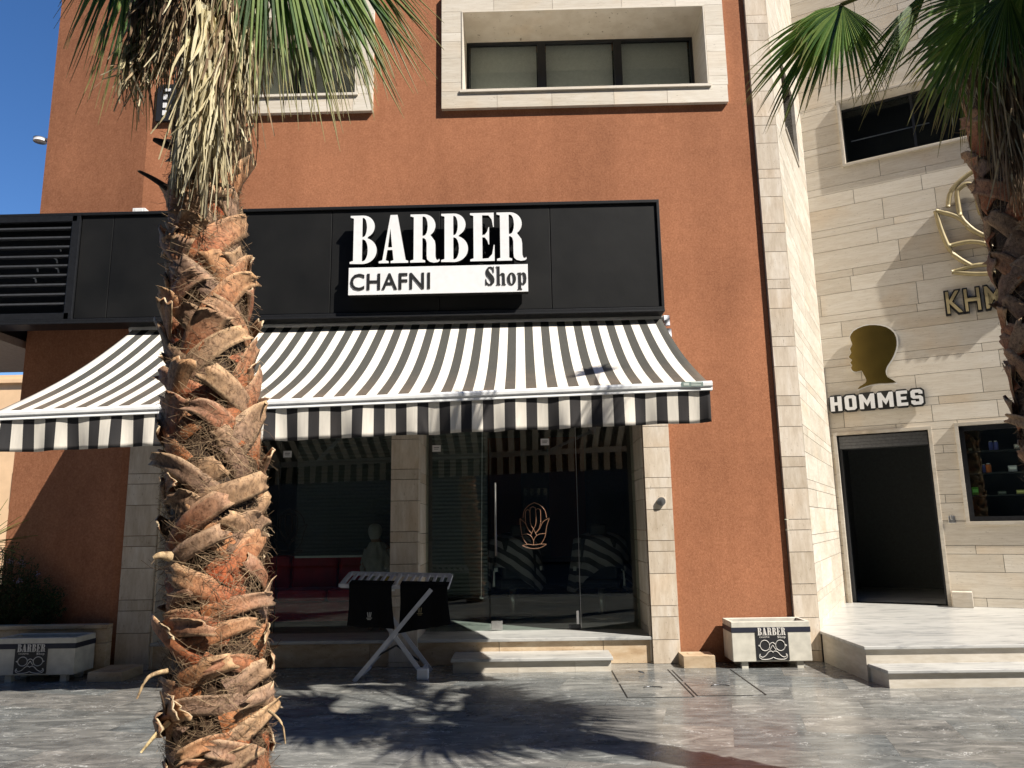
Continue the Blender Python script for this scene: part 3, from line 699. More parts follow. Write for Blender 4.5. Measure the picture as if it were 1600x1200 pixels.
q.face(ids[0]); q.face(ids[1][::-1]); fb = q.build('front_bar', M['whitemetal'], aw)
y, z = barpt(1.55); q = MB(); q.box(1.45, 1.65, y-.050, y-.046, z-.05, z-.005, (.20, .26, .24)); q.box(1.47, 1.52, y-.052, y-.0505, z-.04, z-.015, (.5, .55, .5)); q.box(1.54, 1.64, y-.052, y-.0505, z-.022, z-.012, (.5, .55, .5)); q.box(1.54, 1.63, y-.052, y-.0505, z-.042, z-.032, (.5, .55, .5)); q.build('maker_label', M['prod'], aw)
q = MB(); q.tube([(XA-.05, 9.17, 4.10), (XB+.02, 9.17, 4.10)], .04, 14); q.build('roller_tube', M['whitemetal'], aw, True)
q = MB(); q.tube([(XB+.03, 9.17, 4.09), (XB+.10, 9.17, 4.09)], .055, 16); q.tube([(XB+.07, 9.12, 4.0), (XB+.07, 9.12, 4.07)], .03, 12); q.build('gear_head', M['plastic'], aw, True)
for x in (-3.6, .3):
    q = MB(); y1, z1 = barpt(x); q.bar((x, 9.18, 3.86), (x+.75, 8.05, 3.02), .05, .05); q.bar((x+.75, 8.05, 3.02), (x, y1+.05, z1-.06), .045, .045); q.tube([(x+.75, 8.05, 2.97), (x+.75, 8.05, 3.07)], .045, 12); q.build('folding_arm', M['whitemetal'], aw)
q = MB(); q.tube(smooth_line([(1.735, 9.19, 3.98), (1.78, 9.16, 3.93), (1.77, 9.17, 3.82), (1.73, 9.2, 3.80)], 5), .006, 6); q.tube([(1.79, 9.15, 3.96), (1.79, 9.15, 3.86)], .05, 12); tag(q.build('round_lamp', M['plastic'], None, True), 'small round grey lamp under the right end of the black fascia', 'lamp')

# ------------------------------------------------------------------ stone building (right)
sb = thing('stone_building', 'pale travertine-clad building with recessed doorway at the right', 'building', (5, 12, 0))
rng = random.Random(11)
# pillar strip beside the red wall
p = MB(xfF); slabs(p, 3.085, 3.37, 0, 13, PAT, (2, 3), [], -.3, .05, rng); p.build('corner_pillar', M['trav_v'], sb)
RC = Vector((4.905, 12.22, 0)); RS = Vector((3.37, 9.2, 0)); rd = (RC-RS).normalized(); rn = Vector((rd.y, -rd.x, 0)); RL = (RC-RS).length
def xfR(t, w, z): return (RS.x+rd.x*t+rn.x*w, RS.y+rd.y*t+rn.y*w, z)
def RP(x, y):
    r = ray(x, y); t = (RS-Vector((0, 0, CAMZ))).dot(rn)/r.dot(rn); qd = Vector((0, 0, CAMZ))+r*t; return (qd-RS).dot(rd), qd.z
hz = RP(1247, 256); slot = (hz[0]-1.3, hz[0], hz[1]-.02, hz[1]+1.2)
p = MB(xfR); slabs(p, .0, RL, 0, 13, [.11, .33, .22], (.8, 1.3), [slot], -.03, .0, rng); p.build('return_cladding', M['trav_w'], sb)
p = MB(xfR)
for r_ in subtract([(.01, RL-.01, 0, 12.99)], slot): p.box(r_[0], r_[1], -.25, -.031, r_[2], r_[3])
p.build('return_core', M['joint'], sb)
p = MB(xfR); p.box(slot[0], slot[1], -.3, -.28, slot[2], slot[3]); p.build('slot_window', M['winglass'], sb)
p = MB(xfR); p.box(slot[0]-.04, slot[1]+.0, -.28, .02, slot[2]-.03, slot[2]); p.box(slot[1], slot[1]+.03, -.28, .02, slot[2]-.03, slot[3]); p.build('slot_frame', M['trav_w'], sb)
def xfW(u, w, z): return RW(u, z, w)
dl = WP(1308, 800)[0]; D0 = WP(1312, 690); D1 = WP(1449, 676)
KZ = lambda z: 1.6+(z-1.6)*1.0957
door = (-.03, 1.26, .34, KZ(2.81)); shelf = (1.66, 3.35, KZ(1.55), KZ(2.83)); upw = (.50, 4.0, KZ(6.94), KZ(7.97))
st = MB(xfW); slabs(st, -.14, 6.5, .34, 13, [.125, .36, .255], (.75, 1.9), [door, shelf, upw], -.03, 0, rng); st.build('stone_cladding', M['trav_h'], sb)
st = MB(xfW)
rr_ = [(-.2, 6.5, 0, 12.98)]
for h in (door, shelf, upw): rr_ = subtract(rr_, h)
for r_ in rr_: st.box(r_[0], r_[1], -.30, -.031, r_[2], r_[3])
st.build('wall_core', M['joint'], sb)
def trim(name, rect, w, proud, m, parent, bottom=True, depth=-.05):
    a, b, c, d = rect; s = MB(xfW)
    s.box(a-w, a, depth, proud, c if bottom else c, d); s.box(b, b+w, depth, proud, c, d); s.box(a-w, b+w, depth, proud, d, d+w)
    if bottom: s.box(a-w, b+w, depth, proud, c-w, c)
    return s.build(name, m, parent, bevel=.003)
en = thing('entrance_door', 'dark open doorway with white marble frame and raised roller shutter under the HOMMES sign', 'door', tuple(RW(.6, .34)))
trim('door_frame', door, .05, .035, M['trav_w'], en, False, -.10)
s = MB(xfW); s.box(door[0], door[1], -.20, -.10, door[3]-.22, door[3]-.01)
s.build('shutter_box', M['shutter'], en)
s = MB(xfW)
for i in range(4): s.box(door[0]+.02, door[1]-.02, -.1, -.085-.008*(i % 2), door[3]-.21+i*.05, door[3]-.165+i*.05)
s.build('shutter_slats', M['slat'], en)
s = MB(xfW); s.box(door[0], door[0]+.05, -.3, -.1, door[2], door[3]-.22); s.box(door[1]-.03, door[1], -.3, -.1, door[2], door[3]-.22); s.build('guide_rail', M['frame'], en)
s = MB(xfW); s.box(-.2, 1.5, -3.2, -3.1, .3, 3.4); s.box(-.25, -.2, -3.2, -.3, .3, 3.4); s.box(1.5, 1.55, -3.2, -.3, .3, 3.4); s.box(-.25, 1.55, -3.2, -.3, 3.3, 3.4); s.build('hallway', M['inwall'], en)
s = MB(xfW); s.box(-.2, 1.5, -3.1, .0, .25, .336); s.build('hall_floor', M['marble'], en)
sw = thing('display_window', 'white framed shop window with dark product shelves right of the doorway', 'window', tuple(RW(2.4, 1.5)))
trim('window_frame', shelf, .05, .04, M['trav_w'], sw, True, -.10)
s = MB(xfW); a, b, c, d = shelf; f = .07
s.box(a, a+f, -.12, -.06, c, d); s.box(a, b, -.12, -.06, d-f, d); s.box(a+f, b, -.12, -.06, c, c+f); s.build('inner_frame', M['blackmetal'], sw)
s = MB(xfW); s.box(a+f, b, -.10, -.094, c+f, d-f); s.build('pane', M['glass'], sw)
s = MB(xfW); s.box(a-.02, b, -.7, -.66, c-.05, d+.05); s.box(a-.04, a-.02, -.7, -.3, c-.05, d+.05); s.box(a-.02, b, -.66, -.3, c-.05, c); s.box(a-.02, b, -.66, -.3, d, d+.05); s.build('cabinet', M['dark'], sw)
shz = [KZ(1.90), KZ(2.20), KZ(2.50)]
for z in shz:
    s = MB(xfW); s.box(a, b, -.6, -.26, z-.012, z); s.build('shelf', M['shutter'], sw)
def prod(x0, x1, z0, h, col, nm, lb, cat, round_=False, capc=None):
    u0_ = x0; t = thing(nm, lb, cat, tuple(RW((x0+x1)/2, z0, -.33)))
    s = MB(xfW)
    if round_:
        for i in range(1):
            n = 14; R_ = (x1-x0)/2; cx = (x0+x1)/2
            ring = lambda zz, rr: [s.P((cx+rr*math.cos(2*math.pi*k/n), -.34+rr*math.sin(2*math.pi*k/n), zz)) for k in range(n)]
            r1 = ring(z0+.002, R_); r2 = ring(z0+h*.82, R_); r3 = ring(z0+h*.9, R_*.7); r4 = ring(z0+h, R_*.65)
            for p1, p2, cc in ((r1, r2, col), (r2, r3, capc or col), (r3, r4, capc or (.6, .6, .6))):
                for k in range(n): s.face([p1[k], p1[(k+1) % n], p2[(k+1) % n], p2[k]], cc)
            s.face(r4, capc or (.6, .6, .6))
    else:
        s.box(x0, x1, -.40, -.30, z0+.002, z0+h, col)
        s.box(x0+.008, x1-.008, -.2995, -.2985, z0+h*.35, z0+h*.75, tuple(min(1, c_*1.8+.1) for c_ in col))
    s.build('pack', M['prod'], t)
for (px0, px1, pyb, hh, col, nm, lb, cat, rd_) in (
    (1540, 1547, 694, .14, (.10, .12, .42), 'spray_can', 'left blue and white can of the pair on the top display shelf', 'can', True),
    (1548, 1555, 694, .14, (.12, .13, .45), 'spray_can', 'right blue and white can of the pair on the top display shelf', 'can', True),
    (1531, 1536, 733, .13, (.12, .13, .40), 'bottle', 'slim blue bottle beside the orange one on the middle display shelf', 'bottle', True),
    (1536, 1545, 733, .14, (.62, .16, .04), 'bottle', 'orange bottle on the middle display shelf', 'bottle', True),
    (1571, 1584, 732, .09, (.60, .60, .62), 'product_box', 'white box on the middle display shelf', 'box', False),
    (1515, 1525, 768, .12, (.12, .42, .05), 'product_box', 'bright green packet at the left end of the bottom display shelf', 'box', False),
    (1584, 1597, 771, .06, (.50, .48, .15), 'product_box', 'low yellow box on the bottom display shelf next to the palm trunk', 'box', False),
    (1579, 1594, 692, .07, (.60, .50, .50), 'product_box', 'pale red and white box on the top display shelf next to the palm trunk', 'box', False),
    (1555, 1568, 771, .05, (.10, .12, .10), 'product_box', 'dull dark green box in the middle of the bottom display shelf', 'box', False),
    (1508, 1514, 694, .05, (.12, .14, .10), 'product_box', 'small dark box at the left end of the top display shelf', 'box', False)):
    ua = WP(px0, pyb)[0]*1.035-.02; ub = WP(px1, pyb)[0]*1.035-.02
    zz = min(shz, key=lambda z_: abs(z_-(WP((px0+px1)/2, pyb)[1])))
    prod(ua, ub, zz, hh, col, nm, lb, cat, rd_)
uw = thing('upper_window', 'wide tinted window in a pale frame high on the travertine wall', 'window', tuple(RW(2, 7.5)))
a, b, c, d = upw
trim('window_frame', (a, b, c, d), .035, .05, M['trav_w'], uw, True, -.25)
s = MB(xfW); s.box(a, b, -.26, -.252, c, d); s.build('pane', M['winglass_dim'], uw)
s = MB(xfW); s.box(a+.003, b, -.25, .04, d-.015, d-.003, (.6,)*3); s.box(a+.003, a+.015, -.25, .04, c+.003, d-.018, (.6,)*3); s.box(a+.018, b, -.25, .04, c+.003, c+.015, (.6,)*3); s.build('reveal_lining', M['trav_h'], uw)
s = MB(xfW); s.box(a+1.05, a+1.09, -.27, -.235, c, d); s.box(a, b, -.27, -.235, d-.05, d); s.build('mullion', M['frame'], uw)
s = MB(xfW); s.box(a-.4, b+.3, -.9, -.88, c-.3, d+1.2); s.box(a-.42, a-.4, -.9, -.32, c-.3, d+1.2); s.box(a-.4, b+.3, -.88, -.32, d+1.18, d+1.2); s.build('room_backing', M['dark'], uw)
s = MB(xfW); s.box(a+.1, a+1.3, -.5, -.49, c+.62, c+.635); s.build('ceiling_strip', M['steel'], uw)
# gold head sign
hdpx = [(140, 765), (155, 740), (200, 718), (250, 713), (300, 722), (335, 748), (347, 785), (343, 822), (325, 865), (305, 895), (298, 920), (308, 945), (345, 968), (270, 972), (215, 982), (175, 998), (185, 985), (208, 970), (212, 955), (200, 932), (190, 915), (168, 920), (152, 916), (145, 903), (150, 892), (141, 880), (150, 868), (134, 856), (146, 836), (140, 820), (150, 800), (144, 782)]
hd_uz = [WP(1280+x/2.857, 260+y/2.857) for x, y in hdpx]
hs = thing('head_sign', 'polished gold head in profile mounted above the HOMMES lettering', 'sign', tuple(RW(.6, 4)))
pl_ = smooth_line([(u, z, 0) for u, z in hd_uz], 2); loop = [(p.x, p.y) for p in pl_]
cx_ = sum(p[0] for p in loop)/len(loop); cz_ = sum(p[1] for p in loop)/len(loop)
mesh_obj('back_plate', shape_mesh([[(cx_+(x-cx_)*1.05, cz_+(z-cz_)*1.04) for x, z in loop]], .5), M['whitemetal'], hs, lambda x, y, z: RW(x, y, .045+z*.02))
mesh_obj('head_plate', shape_mesh([loop], .5), M['gold'], hs, lambda x, y, z: RW(x, y, .07+z*.025))
def wall_text(txt, tl, tr, bl, back, front, root, name, bold, hgt=None, shear=0):
    u0_, z1_ = tl; u1_, _ = tr; z0_ = bl[1]
    me = fit(text_mesh(txt, .5, bold, 1.12, shear), u0_+.015, u1_-.015, z0_+.015, z1_-.015); 
    mb_ = text_mesh(txt, .5, bold+.045, 1.12, shear); fit(mb_, u0_-.008, u1_+.008, z0_-.012, z1_+.012)
    mesh_obj('backing', mb_, back, root, lambda x, y, z: RW(x, y, .045+z*.05))
    mesh_obj(name, me, front, root, lambda x, y, z: RW(x, y, .078+z*.012))
def blk(ch):
    c = .12; s = .22
    O = [(c, 0), (.62-c, 0), (.62, c), (.62, 1-c), (.62-c, 1), (c, 1), (0, 1-c), (0, c)]
    if ch == 'H': return [[(0, 0), (s, 0), (s, .39), (.62-s, .39), (.62-s, 0), (.62, 0), (.62, 1), (.62-s, 1), (.62-s, .61), (s, .61), (s, 1), (0, 1)]], .62
    if ch == 'O': return [O, [(s, s+.02), (s, .78-.02), (s+.02, .8), (.62-s-.02, .8), (.62-s, .78), (.62-s, .22), (.62-s-.02, .2), (s+.02, .2)]], .62
    if ch == 'M': return [[(0, 0), (s, 0), (s, .52), (.40, .16), (.80-s, .52), (.80-s, 0), (.80, 0), (.80, 1), (.60, 1), (.40, .56), (.20, 1), (0, 1)]], .80
    if ch == 'E': return [[(0, 0), (.56, 0), (.56, .21), (s, .21), (s, .40), (.50, .40), (.50, .60), (s, .60), (s, .79), (.56, .79), (.56, 1), (0, 1)]], .56
    return [[(c, 0), (.60-c, 0), (.60, c), (.60, .48), (.60-c, .60), (s, .60), (s, .79), (.40, .79), (.40, .70), (.60, .70), (.60, 1-c), (.60-c, 1), (c, 1), (0, 1-c), (0, .52), (c, .40), (.40, .40), (.40, .21), (s, .21), (s, .30), (0, .30), (0, c)]], .60
def block_sign(txt, u0, u1, z0, z1, root):
    tot = sum(blk(ch)[1] for ch in txt)+.16*(len(txt)-1); k = (u1-u0)/tot; h = z1-z0; x = u0; e = .026
    for ch in txt:
        lp, adv = blk(ch); a, b = x-e, x+adv*k+e; c_ = .04
        bk = [(a+c_, z0-e), (b-c_, z0-e), (b, z0-e+c_), (b, z1+e-c_), (b-c_, z1+e), (a+c_, z1+e), (a, z1+e-c_), (a, z0-e+c_)]
        mesh_obj('backing', shape_mesh([bk], .5), M['letterside'], root, lambda p, q_, r_: RW(p, q_, .045+r_*.05))
        me = shape_mesh([[(x+p*k, z0+q_*h) for p, q_ in l] for l in lp], .5)
        mesh_obj('letter', me, M['white'], root, lambda p, q_, r_: RW(p, q_, .078+r_*.012)); x += (adv+.16)*k
hm = thing('men_sign', 'white HOMMES lettering with black outline above the doorway', 'sign', tuple(RW(.6, 3.5)))
block_sign('HOMMES', -.06*1.0957, 1.14*1.0957, KZ(3.16), KZ(3.375), hm)
km = thing('gold_lettering_sign', 'gold KHM lettering with black outline beside the right palm trunk', 'sign', tuple(RW(2, 4.7)))
wall_text('KHM', (1.545*1.0957, KZ(4.72)), (2.236*1.0957, 0), (0, KZ(4.38)), M['letterside'], M['goldmatt'], km, 'letters', .008)
fl = thing('lotus_hand_sign', 'large gold outline of a hand in a lotus above the KHM lettering', 'sign', tuple(RW(2.2, 5.5)))
u_l, z_l = WP(1463, 338); zt = WP(1530, 262)[1]; zb = WP(1505, 437)[1]
FWD = 2*(2.32*1.0957-u_l)
emblem('outline', M['goldmatt'], fl, lambda x, y: RW(u_l+FWD*x, zb+(zt-zb)*y/1.0, .09), .036, 10)
# wall hook and door-side block, terrace
u_, z_ = WP(1487, 812); s = MB(xfW); s.box(u_-.045, u_+.045, 0, .02, z_-.05, z_+.05); s.box(u_-.012, u_+.012, .02, .05, z_, z_+.07); tag(s.build('wall_socket', M['steel'], bevel=.006), 'small metal wall fitting right of the dark doorway', 'wall fitting')
u_, z_ = WP(1488, 948); u1_, _ = WP(1524, 948); s = MB(xfW); s.box(1.32, 1.58, .03, .2, .342, .56); tag(s.build('stone_block', M['trav_w'], bevel=.008), 'upright square stone block on the terrace right of the doorway', 'stone block')
q = MB(); q.prism([(3.38, 9.18), (3.40, 8.08), (9, 8.08), (9, 12.4), (4.9, 12.4)], .02, .31); q.build('x', M['trav_w']); xo = bpy.data.objects['x']
xo.name = 'terrace_core'
tr = thing('terrace', 'raised marble terrace with two steps before the travertine doorway', 'terrace', (4, 8, 0))
bpy.data.objects.remove(xo)
q = MB(); q.prism([(3.38, 9.18), (3.40, 8.09), (10, 8.09), (10, 12.4), (4.9, 12.4)], .0, .305); q.build('riser', M['trav_w'], tr)
q = MB(); q.prism([(3.36, 9.19), (3.375, 8.055), (10, 8.055), (10, 12.4), (4.93, 12.4)], .307, .34); q.build('tread', M['marble'], tr, bevel=.006)
q = MB(); q.prism([(3.43, 8.088), (3.455, 7.75), (10, 7.75), (10, 8.088)], .0, .136); q.build('lower_riser', M['trav_w'], tr)
q = MB(); q.prism([(3.41, 8.088), (3.435, 7.715), (10, 7.715), (10, 8.088)], .138, .17); q.build('lower_tread', M['marble'], tr, bevel=.006)
# door step in front of the glass door
stp = thing('door_step', 'single marble step in front of the glass door', 'step', (0, 8.9, 0))
q = MB(); q.box(-.85, -.13, 8.79, 9.245, 0, .118, (.3,)*3); q.box(-.128, .5, 8.79, 9.245, 0, .118, (.6,)*3); q.box(.502, .90, 8.79, 9.245, 0, .118, (.9,)*3); q.build('riser', M['trav_w'], stp)
q = MB(); q.box(-.87, .92, 8.75, 9.245, .12, .155); q.build('tread', M['marble'], stp, bevel=.006)
# retaining wall + bed
rw = thing('retaining_wall', 'low travertine retaining wall around the planting bed left of the shop', 'wall', (-5.6, 9, 0))
rng = random.Random(5)
q = MB(lambda u, w, z: (u, 9.02-w, z)); slabs(q, -7.6, -4.87, 0, .50, [.34, .16], (.5, .9), [], -.12, 0, rng); q.build('cladding', M['trav_y'], rw)
q = MB(); q.box(-7.6, -4.87, 9.0, 9.14, .502, .545, (.4,)*3); q.build('coping', M['trav_y'], rw, bevel=.005)
q = MB(); q.box(-7.6, -6.585, 9.14, 10.4, 0, .47); q.prism([(-6.58, 9.14), (-4.98, 9.14), (-4.98, 9.245), (-6.58, 9.61)], 0, .47); tag(q.build('soil', M['soil']), None, None, kind='structure')
for (a, b, c, d, h, lb) in ((-4.80, -4.42, 8.56, 9.02, .10, 'low stone block on the pavement right of the left planter'), (1.72, 2.07, 8.90, 9.20, .13, 'low stone block on the pavement left of the right planter')):
    q = MB(); q.box(a, b, c, d, 0, h, (.4,)*3); q.box(a+.08, b-.08, c+.12, d-.08, h, h+.004, (.2,)*3); tag(q.build('stone_block', M['trav_y'], bevel=.012), lb, 'stone block')
# planters with BARBER decal
def planter(x0, lb, dx):
    x1 = x0+.87; y0, y1 = (8.82, 9.20) if x0 > 0 else (8.58, 8.97); zt_ = .50 if x0 > 0 else .465; zb_ = .075
    t = thing('planter', lb, 'planter', (x0, y0, 0), 'planters with BARBER badge')
    q = MB(); w = .035
    q.box(x0, x1, y0, y0+w, zb_, zt_); q.box(x0, x1, y1-w, y1, zb_, zt_); q.box(x0, x0+w, y0+w, y1-w, zb_, zt_); q.box(x1-w, x1, y0+w, y1-w, zb_, zt_); q.box(x0+w, x1-w, y0+w, y1-w, zb_, zb_+.05)
    q.build('body', M['planter'], t, bevel=.006)
    q = MB(); bz = zt_-.115; q.box(x0-.003, x1+.003, y0-.003, y1+.003, bz, bz+.055); 
    o = q.build('band', M['navy'], t)
    q = MB(); q.box(x0+w-.005, x1-w+.005, y0+w-.005, y1-w+.005, zt_-.1, zt_-.07); q.build('soil', M['soil'], t)
    for (fx, fy) in ((x0+.10, y0+.03), (x1-.16, y0+.03), (x0+.10, y1-.09), (x1-.16, y1-.09)):
        q = MB(); q.box(fx, fx+.07, fy, fy+.06, 0, zb_-.001); q.build('foot', M['planter'], t)
    cx = x0+dx; s = .36; bz0 = zb_+.015
    q = MB(); q.box(cx-s/2, cx+s/2, y0-.006, y0-.0031, bz0, zt_-.10); dc = q.build('badge', M['decal'], t)
    display_word('BARBER', cx-.155, cx+.155, zt_-.145, zt_-.065, y0-.008, .003, M['ink'], dc, 'badge_lettering')
    me = fit(text_mesh('CHAFNI', .5, .01), cx-.14, cx-.03, zt_-.172, zt_-.158); mesh_obj('badge_lettering', me, M['ink'], dc, lambda a, b, c: (a, y0-.0075-c*.002, b))
    display_word('Shop', cx+.06, cx+.15, zt_-.177, zt_-.152, y0-.008, .002, M['ink'], dc, 'badge_lettering')
    k = (zt_-.19-bz0)/.205
    q = MB()
    def L(pts, r=.0042): q.tube([(cx+p[0], y0-.009, bz0+p[1]*k) for p in smooth_line([(a, b, 0) for a, b in pts], 5)], r, 5)
    for sx in (-1, 1):
        q.tube([(cx+sx*.085+.052*math.cos(th), y0-.009, bz0+(.145+.052*math.sin(th))*k) for th in [i*2*math.pi/28 for i in range(29)]], .0042, 5)
        L([(sx*.14, .150), (sx*.155, .145), (sx*.14, .138)])
        L([(0, .175), (sx*.02, .165), (sx*.035, .150)]); L([(0, .150), (sx*.02, .12), (sx*.035, .10)])
        L([(0, .078), (sx*.02, .09), (sx*.05, .08), (sx*.085, .045), (sx*.12, .03), (sx*.145, .045), (sx*.14, .065)])
        L([(0, .03), (sx*.03, .015), (sx*.08, .008), (sx*.13, .012), (sx*.155, .035), (sx*.145, .065)])
    q.build('glasses_and_moustache', M['ink'], dc, True)
planter(2.25, 'cream rectangular planter with navy band and BARBER badge beside the terrace steps', .44)
planter(-5.84, 'cream rectangular planter with navy band and BARBER badge before the planting bed at the left', .39)

# pillar key switch
q = MB(); q.tube([(1.61, 9.195, 1.85), (1.61, 9.165, 1.85)], .05, 20); q.tube([(1.61, 9.165, 1.85), (1.61, 9.15, 1.85)], .03, 16); q.box(1.60, 1.62, 9.14, 9.15, 1.84, 1.87); tag(q.build('key_switch', M['steel'], None, False), 'round metal key switch on the right travertine pillar', 'switch')

# ------------------------------------------------------------------ drying rack + towels
rk = thing('drying_rack', 'folding grey drying rack with slatted top standing before the shop window', 'drying rack', (-1.5, 8.7, 0))
TX0, TX1, TY0, TY1 = -2.03, -.88, 8.42, 8.90
def tz(x): return lerp(.985, .945, (x-TX0)/(TX1-TX0))
q = MB()
TI = .10
for yy, dz_ in ((TY0, 0), (TY1, TI)): q.bar((TX0, yy, tz(TX0)+dz_), (TX1, yy, tz(TX1)+dz_), .045, .035)
for xx in (TX0, -1.46, TX1): q.bar((xx, TY0, tz(xx)), (xx, TY1, tz(xx)+TI), .045, .035)
q.build('top_frame', M['plastic'], rk, bevel=.004)
for i in range(1, 14):
    if i == 7: continue
    xx = lerp(TX0, TX1, i/14); q = MB(); q.bar((xx, TY0+.02, tz(xx)+.009), (xx, TY1-.02, tz(xx)+TI+.001), .030, .022); q.build('slat', M['plastic'], rk)
for (yy, tag_) in ((8.47, 0), (8.93, 1)):
    q = MB(); q.bar((-1.86, yy-.06 if not tag_ else yy, .0), (-1.04, TY0-.055 if not tag_ else TY1-.04, .935), .045, .022); q.build('leg', M['plastic'], rk)
    q = MB(); q.bar((-1.11, yy+.03, .0), (-1.84, (TY0 if not tag_ else TY1-.06)+.06, .955), .045, .022); q.build('leg', M['plastic'], rk)
q = MB(); q.bar((-1.16, 8.5, .06), (-1.16, 8.96, .06), .04, .03); q.bar((-1.8, 8.47, .06), (-1.8, 8.93, .06), .04, .03); q.build('foot_bar', M['plastic'], rk)
q = MB(); q.box(-1.20, -1.08, 8.44, 8.54, .0, .11); q.build('foot_cap', M['whitemetal'], rk, bevel=.01)
q = MB(); q.bar((-1.7, 8.6, .2), (-1.45, 8.62, .33), .02, .012); q.bar((-1.45, 8.62, .33), (-1.2, 8.6, .17), .02, .012); q.build('brace', M['blackmetal'], rk)
q = MB(); q.tube([(-1.46, 8.42, .45), (-1.46, 8.48, .45)], .025, 12); q.box(-1.58, -1.44, 8.40, 8.42, .92, .94); q.build('hinge', M['whitemetal'], rk)
def towel(x0, x1, zb, zb2, lb, y=8.385):
    t = thing('towel', lb, 'towel', ((x0+x1)/2, y, .95), 'black towels hung on the rack')
    q = MB()
    def fn(a, b):
        x = lerp(x0, x1, a); z_top = tz(x)+.012; hang = z_top-lerp(zb, zb2, a)
        s = b*(hang+.12)
        if s < .12: return (x, y+.13-s, z_top+.014+(.12-s)*.2)
        zz = z_top+.01-(s-.12); k = (s-.12)/hang
        return (x+.012*math.sin(k*3+a*4)-(.02*k if a < .5 else -.02*k), y-.004-.02*math.sin(a*9+x0)*k-.01*math.sin(a*17)*k+.01*k, zz)
    q.grid(fn, 30, 26); o = q.build('cloth', M['towel'], t, True); sm = o.modifiers.new('t', 'SOLIDIFY'); sm.thickness = .006
    return t
t1 = towel(-1.93, -1.46, .56, .52, 'black towel with pale crest hanging at the left half of the rack')
t2 = towel(-1.38, -.86, .47, .56, 'black towel with faint gold crest hanging at the right half of the rack', 8.395)
for (t_, x, z, m_) in ((t1, -1.70, .66, 'ink'), (t2, -1.16, .70, 'goldmatt')):
    q = MB()
    for sx in (-1, 0, 1): q.tube([(x+sx*.012, 8.355, z), (x+sx*.02, 8.352, z+.05)], .003, 5)
    q.tube([(x-.03, 8.353, z-.01), (x+.03, 8.353, z-.01)], .003, 5); q.tube([(x-.02, 8.353, z-.025), (x+.02, 8.353, z-.025)], .0025, 5); q.build('crest', M[m_], t_)
# access covers in the paving
for (a, b, c, d, lb) in ((.90, 1.52, 7.48, 8.84, 'left marble-filled access cover in the pavement before the right pillar'), (1.56, 2.20, 7.52, 8.80, 'right marble-filled access cover in the pavement before the right planter')):
    t = thing('access_cover', lb, 'manhole cover', (a, c, 0), 'access covers in the pavement')
    q = MB()
    for (x0, x1, y0, y1) in ((a, b, c, c+.008), (a, a+.012, c+.012, (c+d)/2-.05), (a, a+.012, (c+d)/2+.05, d), (b, b+.012, c+.012, d)): q.box(x0, x1, y0, y1, .0005, .004)
    q.build('edge', M['letterside'], t)
    q = MB(); mx_ = (a+b)/2
    q.tube([(mx_+.09*math.cos(th), c+.42+.05*math.sin(th), .006) for th in [i*math.pi/10 for i in range(11)]], .004, 6); q.build('lifting_ring', M['blackmetal'], t)
q = MB(); q.tube([(1.2+.03*math.cos(th), 8.6+.03*math.sin(th), .01+.02*math.sin(th/2)) for th in [i*5.5/10 for i in range(11)]], .005, 6); tag(q.build('metal_ring', M['blackmetal']), 'small dark metal ring lying on the pavement before the right pillar', 'ring')

# ------------------------------------------------------------------ palms
GREEN = [(.035, .085, .014), (.06, .13, .02), (.10, .19, .03), (.16, .24, .05)]
STRAW = [(.62, .55, .33), (.74, .68, .46), (.44, .34, .20), (.28, .19, .11), (.13, .08, .045)]
def frond(q, base, hub, tip, rng, nseg=34, spread=1.9, droop=.35, pal=GREEN, wid=1.0, nrm=None, L=None, dryt=.0):
    base = Vector(base); hub = Vector(hub); tip = Vector(tip); d = (tip-hub); Ln = L or d.length; d.normalize()
    nr = Vector(nrm) if nrm else Vector((0, 0, 1)); s = d.cross(nr).normalized(); nr = s.cross(d).normalized()
    mid = (base+hub)/2+Vector((0, 0, .12*(base-hub).length))
    q.tube(smooth_line([base, mid, hub], 6), .014, 6, col=mixc(pal[1], (.25, .16, .06), .5), r2=.009)
    for i in range(nseg):
        th = (i/(nseg-1)-.5)*2*spread; f = abs(th)/spread
        l = Ln*(1-.38*f*f)*rng.uniform(.9, 1.06)
        dd = (d*math.cos(th)+s*math.sin(th)).normalized(); dd = (dd+nr*.10*math.sin(th*2)).normalized()
        side = (s*math.cos(th)-d*math.sin(th)).normalized()
        dth = 2*spread/(nseg-1); col = pal[rng.randrange(len(pal))]; jit = rng.uniform(-.06, .06); dr_ = droop*rng.uniform(.6, 1.5)
        NS = 8; prev = None
        for k in range(NS+1):
            t = k/NS; r = l*t
            w = r*math.tan(dth/2)*1.06 if t < .5 else l*.5*math.tan(dth/2)*1.06*(1-(t-.5)/.5)**.8
            w = max(w*wid, .0008)
            g_ = max(0, t-.35)/.65
            c = hub+dd*r*(1-.12*dr_*g_*g_)+side*jit*r*g_+Vector((0, 0, -1))*dr_*l*g_**2.0*.5
            up_ = nr*w*.7
            a = q.P(c-side*w-up_*.5); b = q.P(c+up_*.5); e = q.P(c+side*w-up_*.5)
            if prev:
                cc = mixc(col, (.34, .27, .11), (max(0, t-.8)/.2)*.7+dryt)
                q.face([prev[0], a, b, prev[1]], cc); q.face([prev[1], b, e, prev[2]], cc)
            prev = (a, b, e)
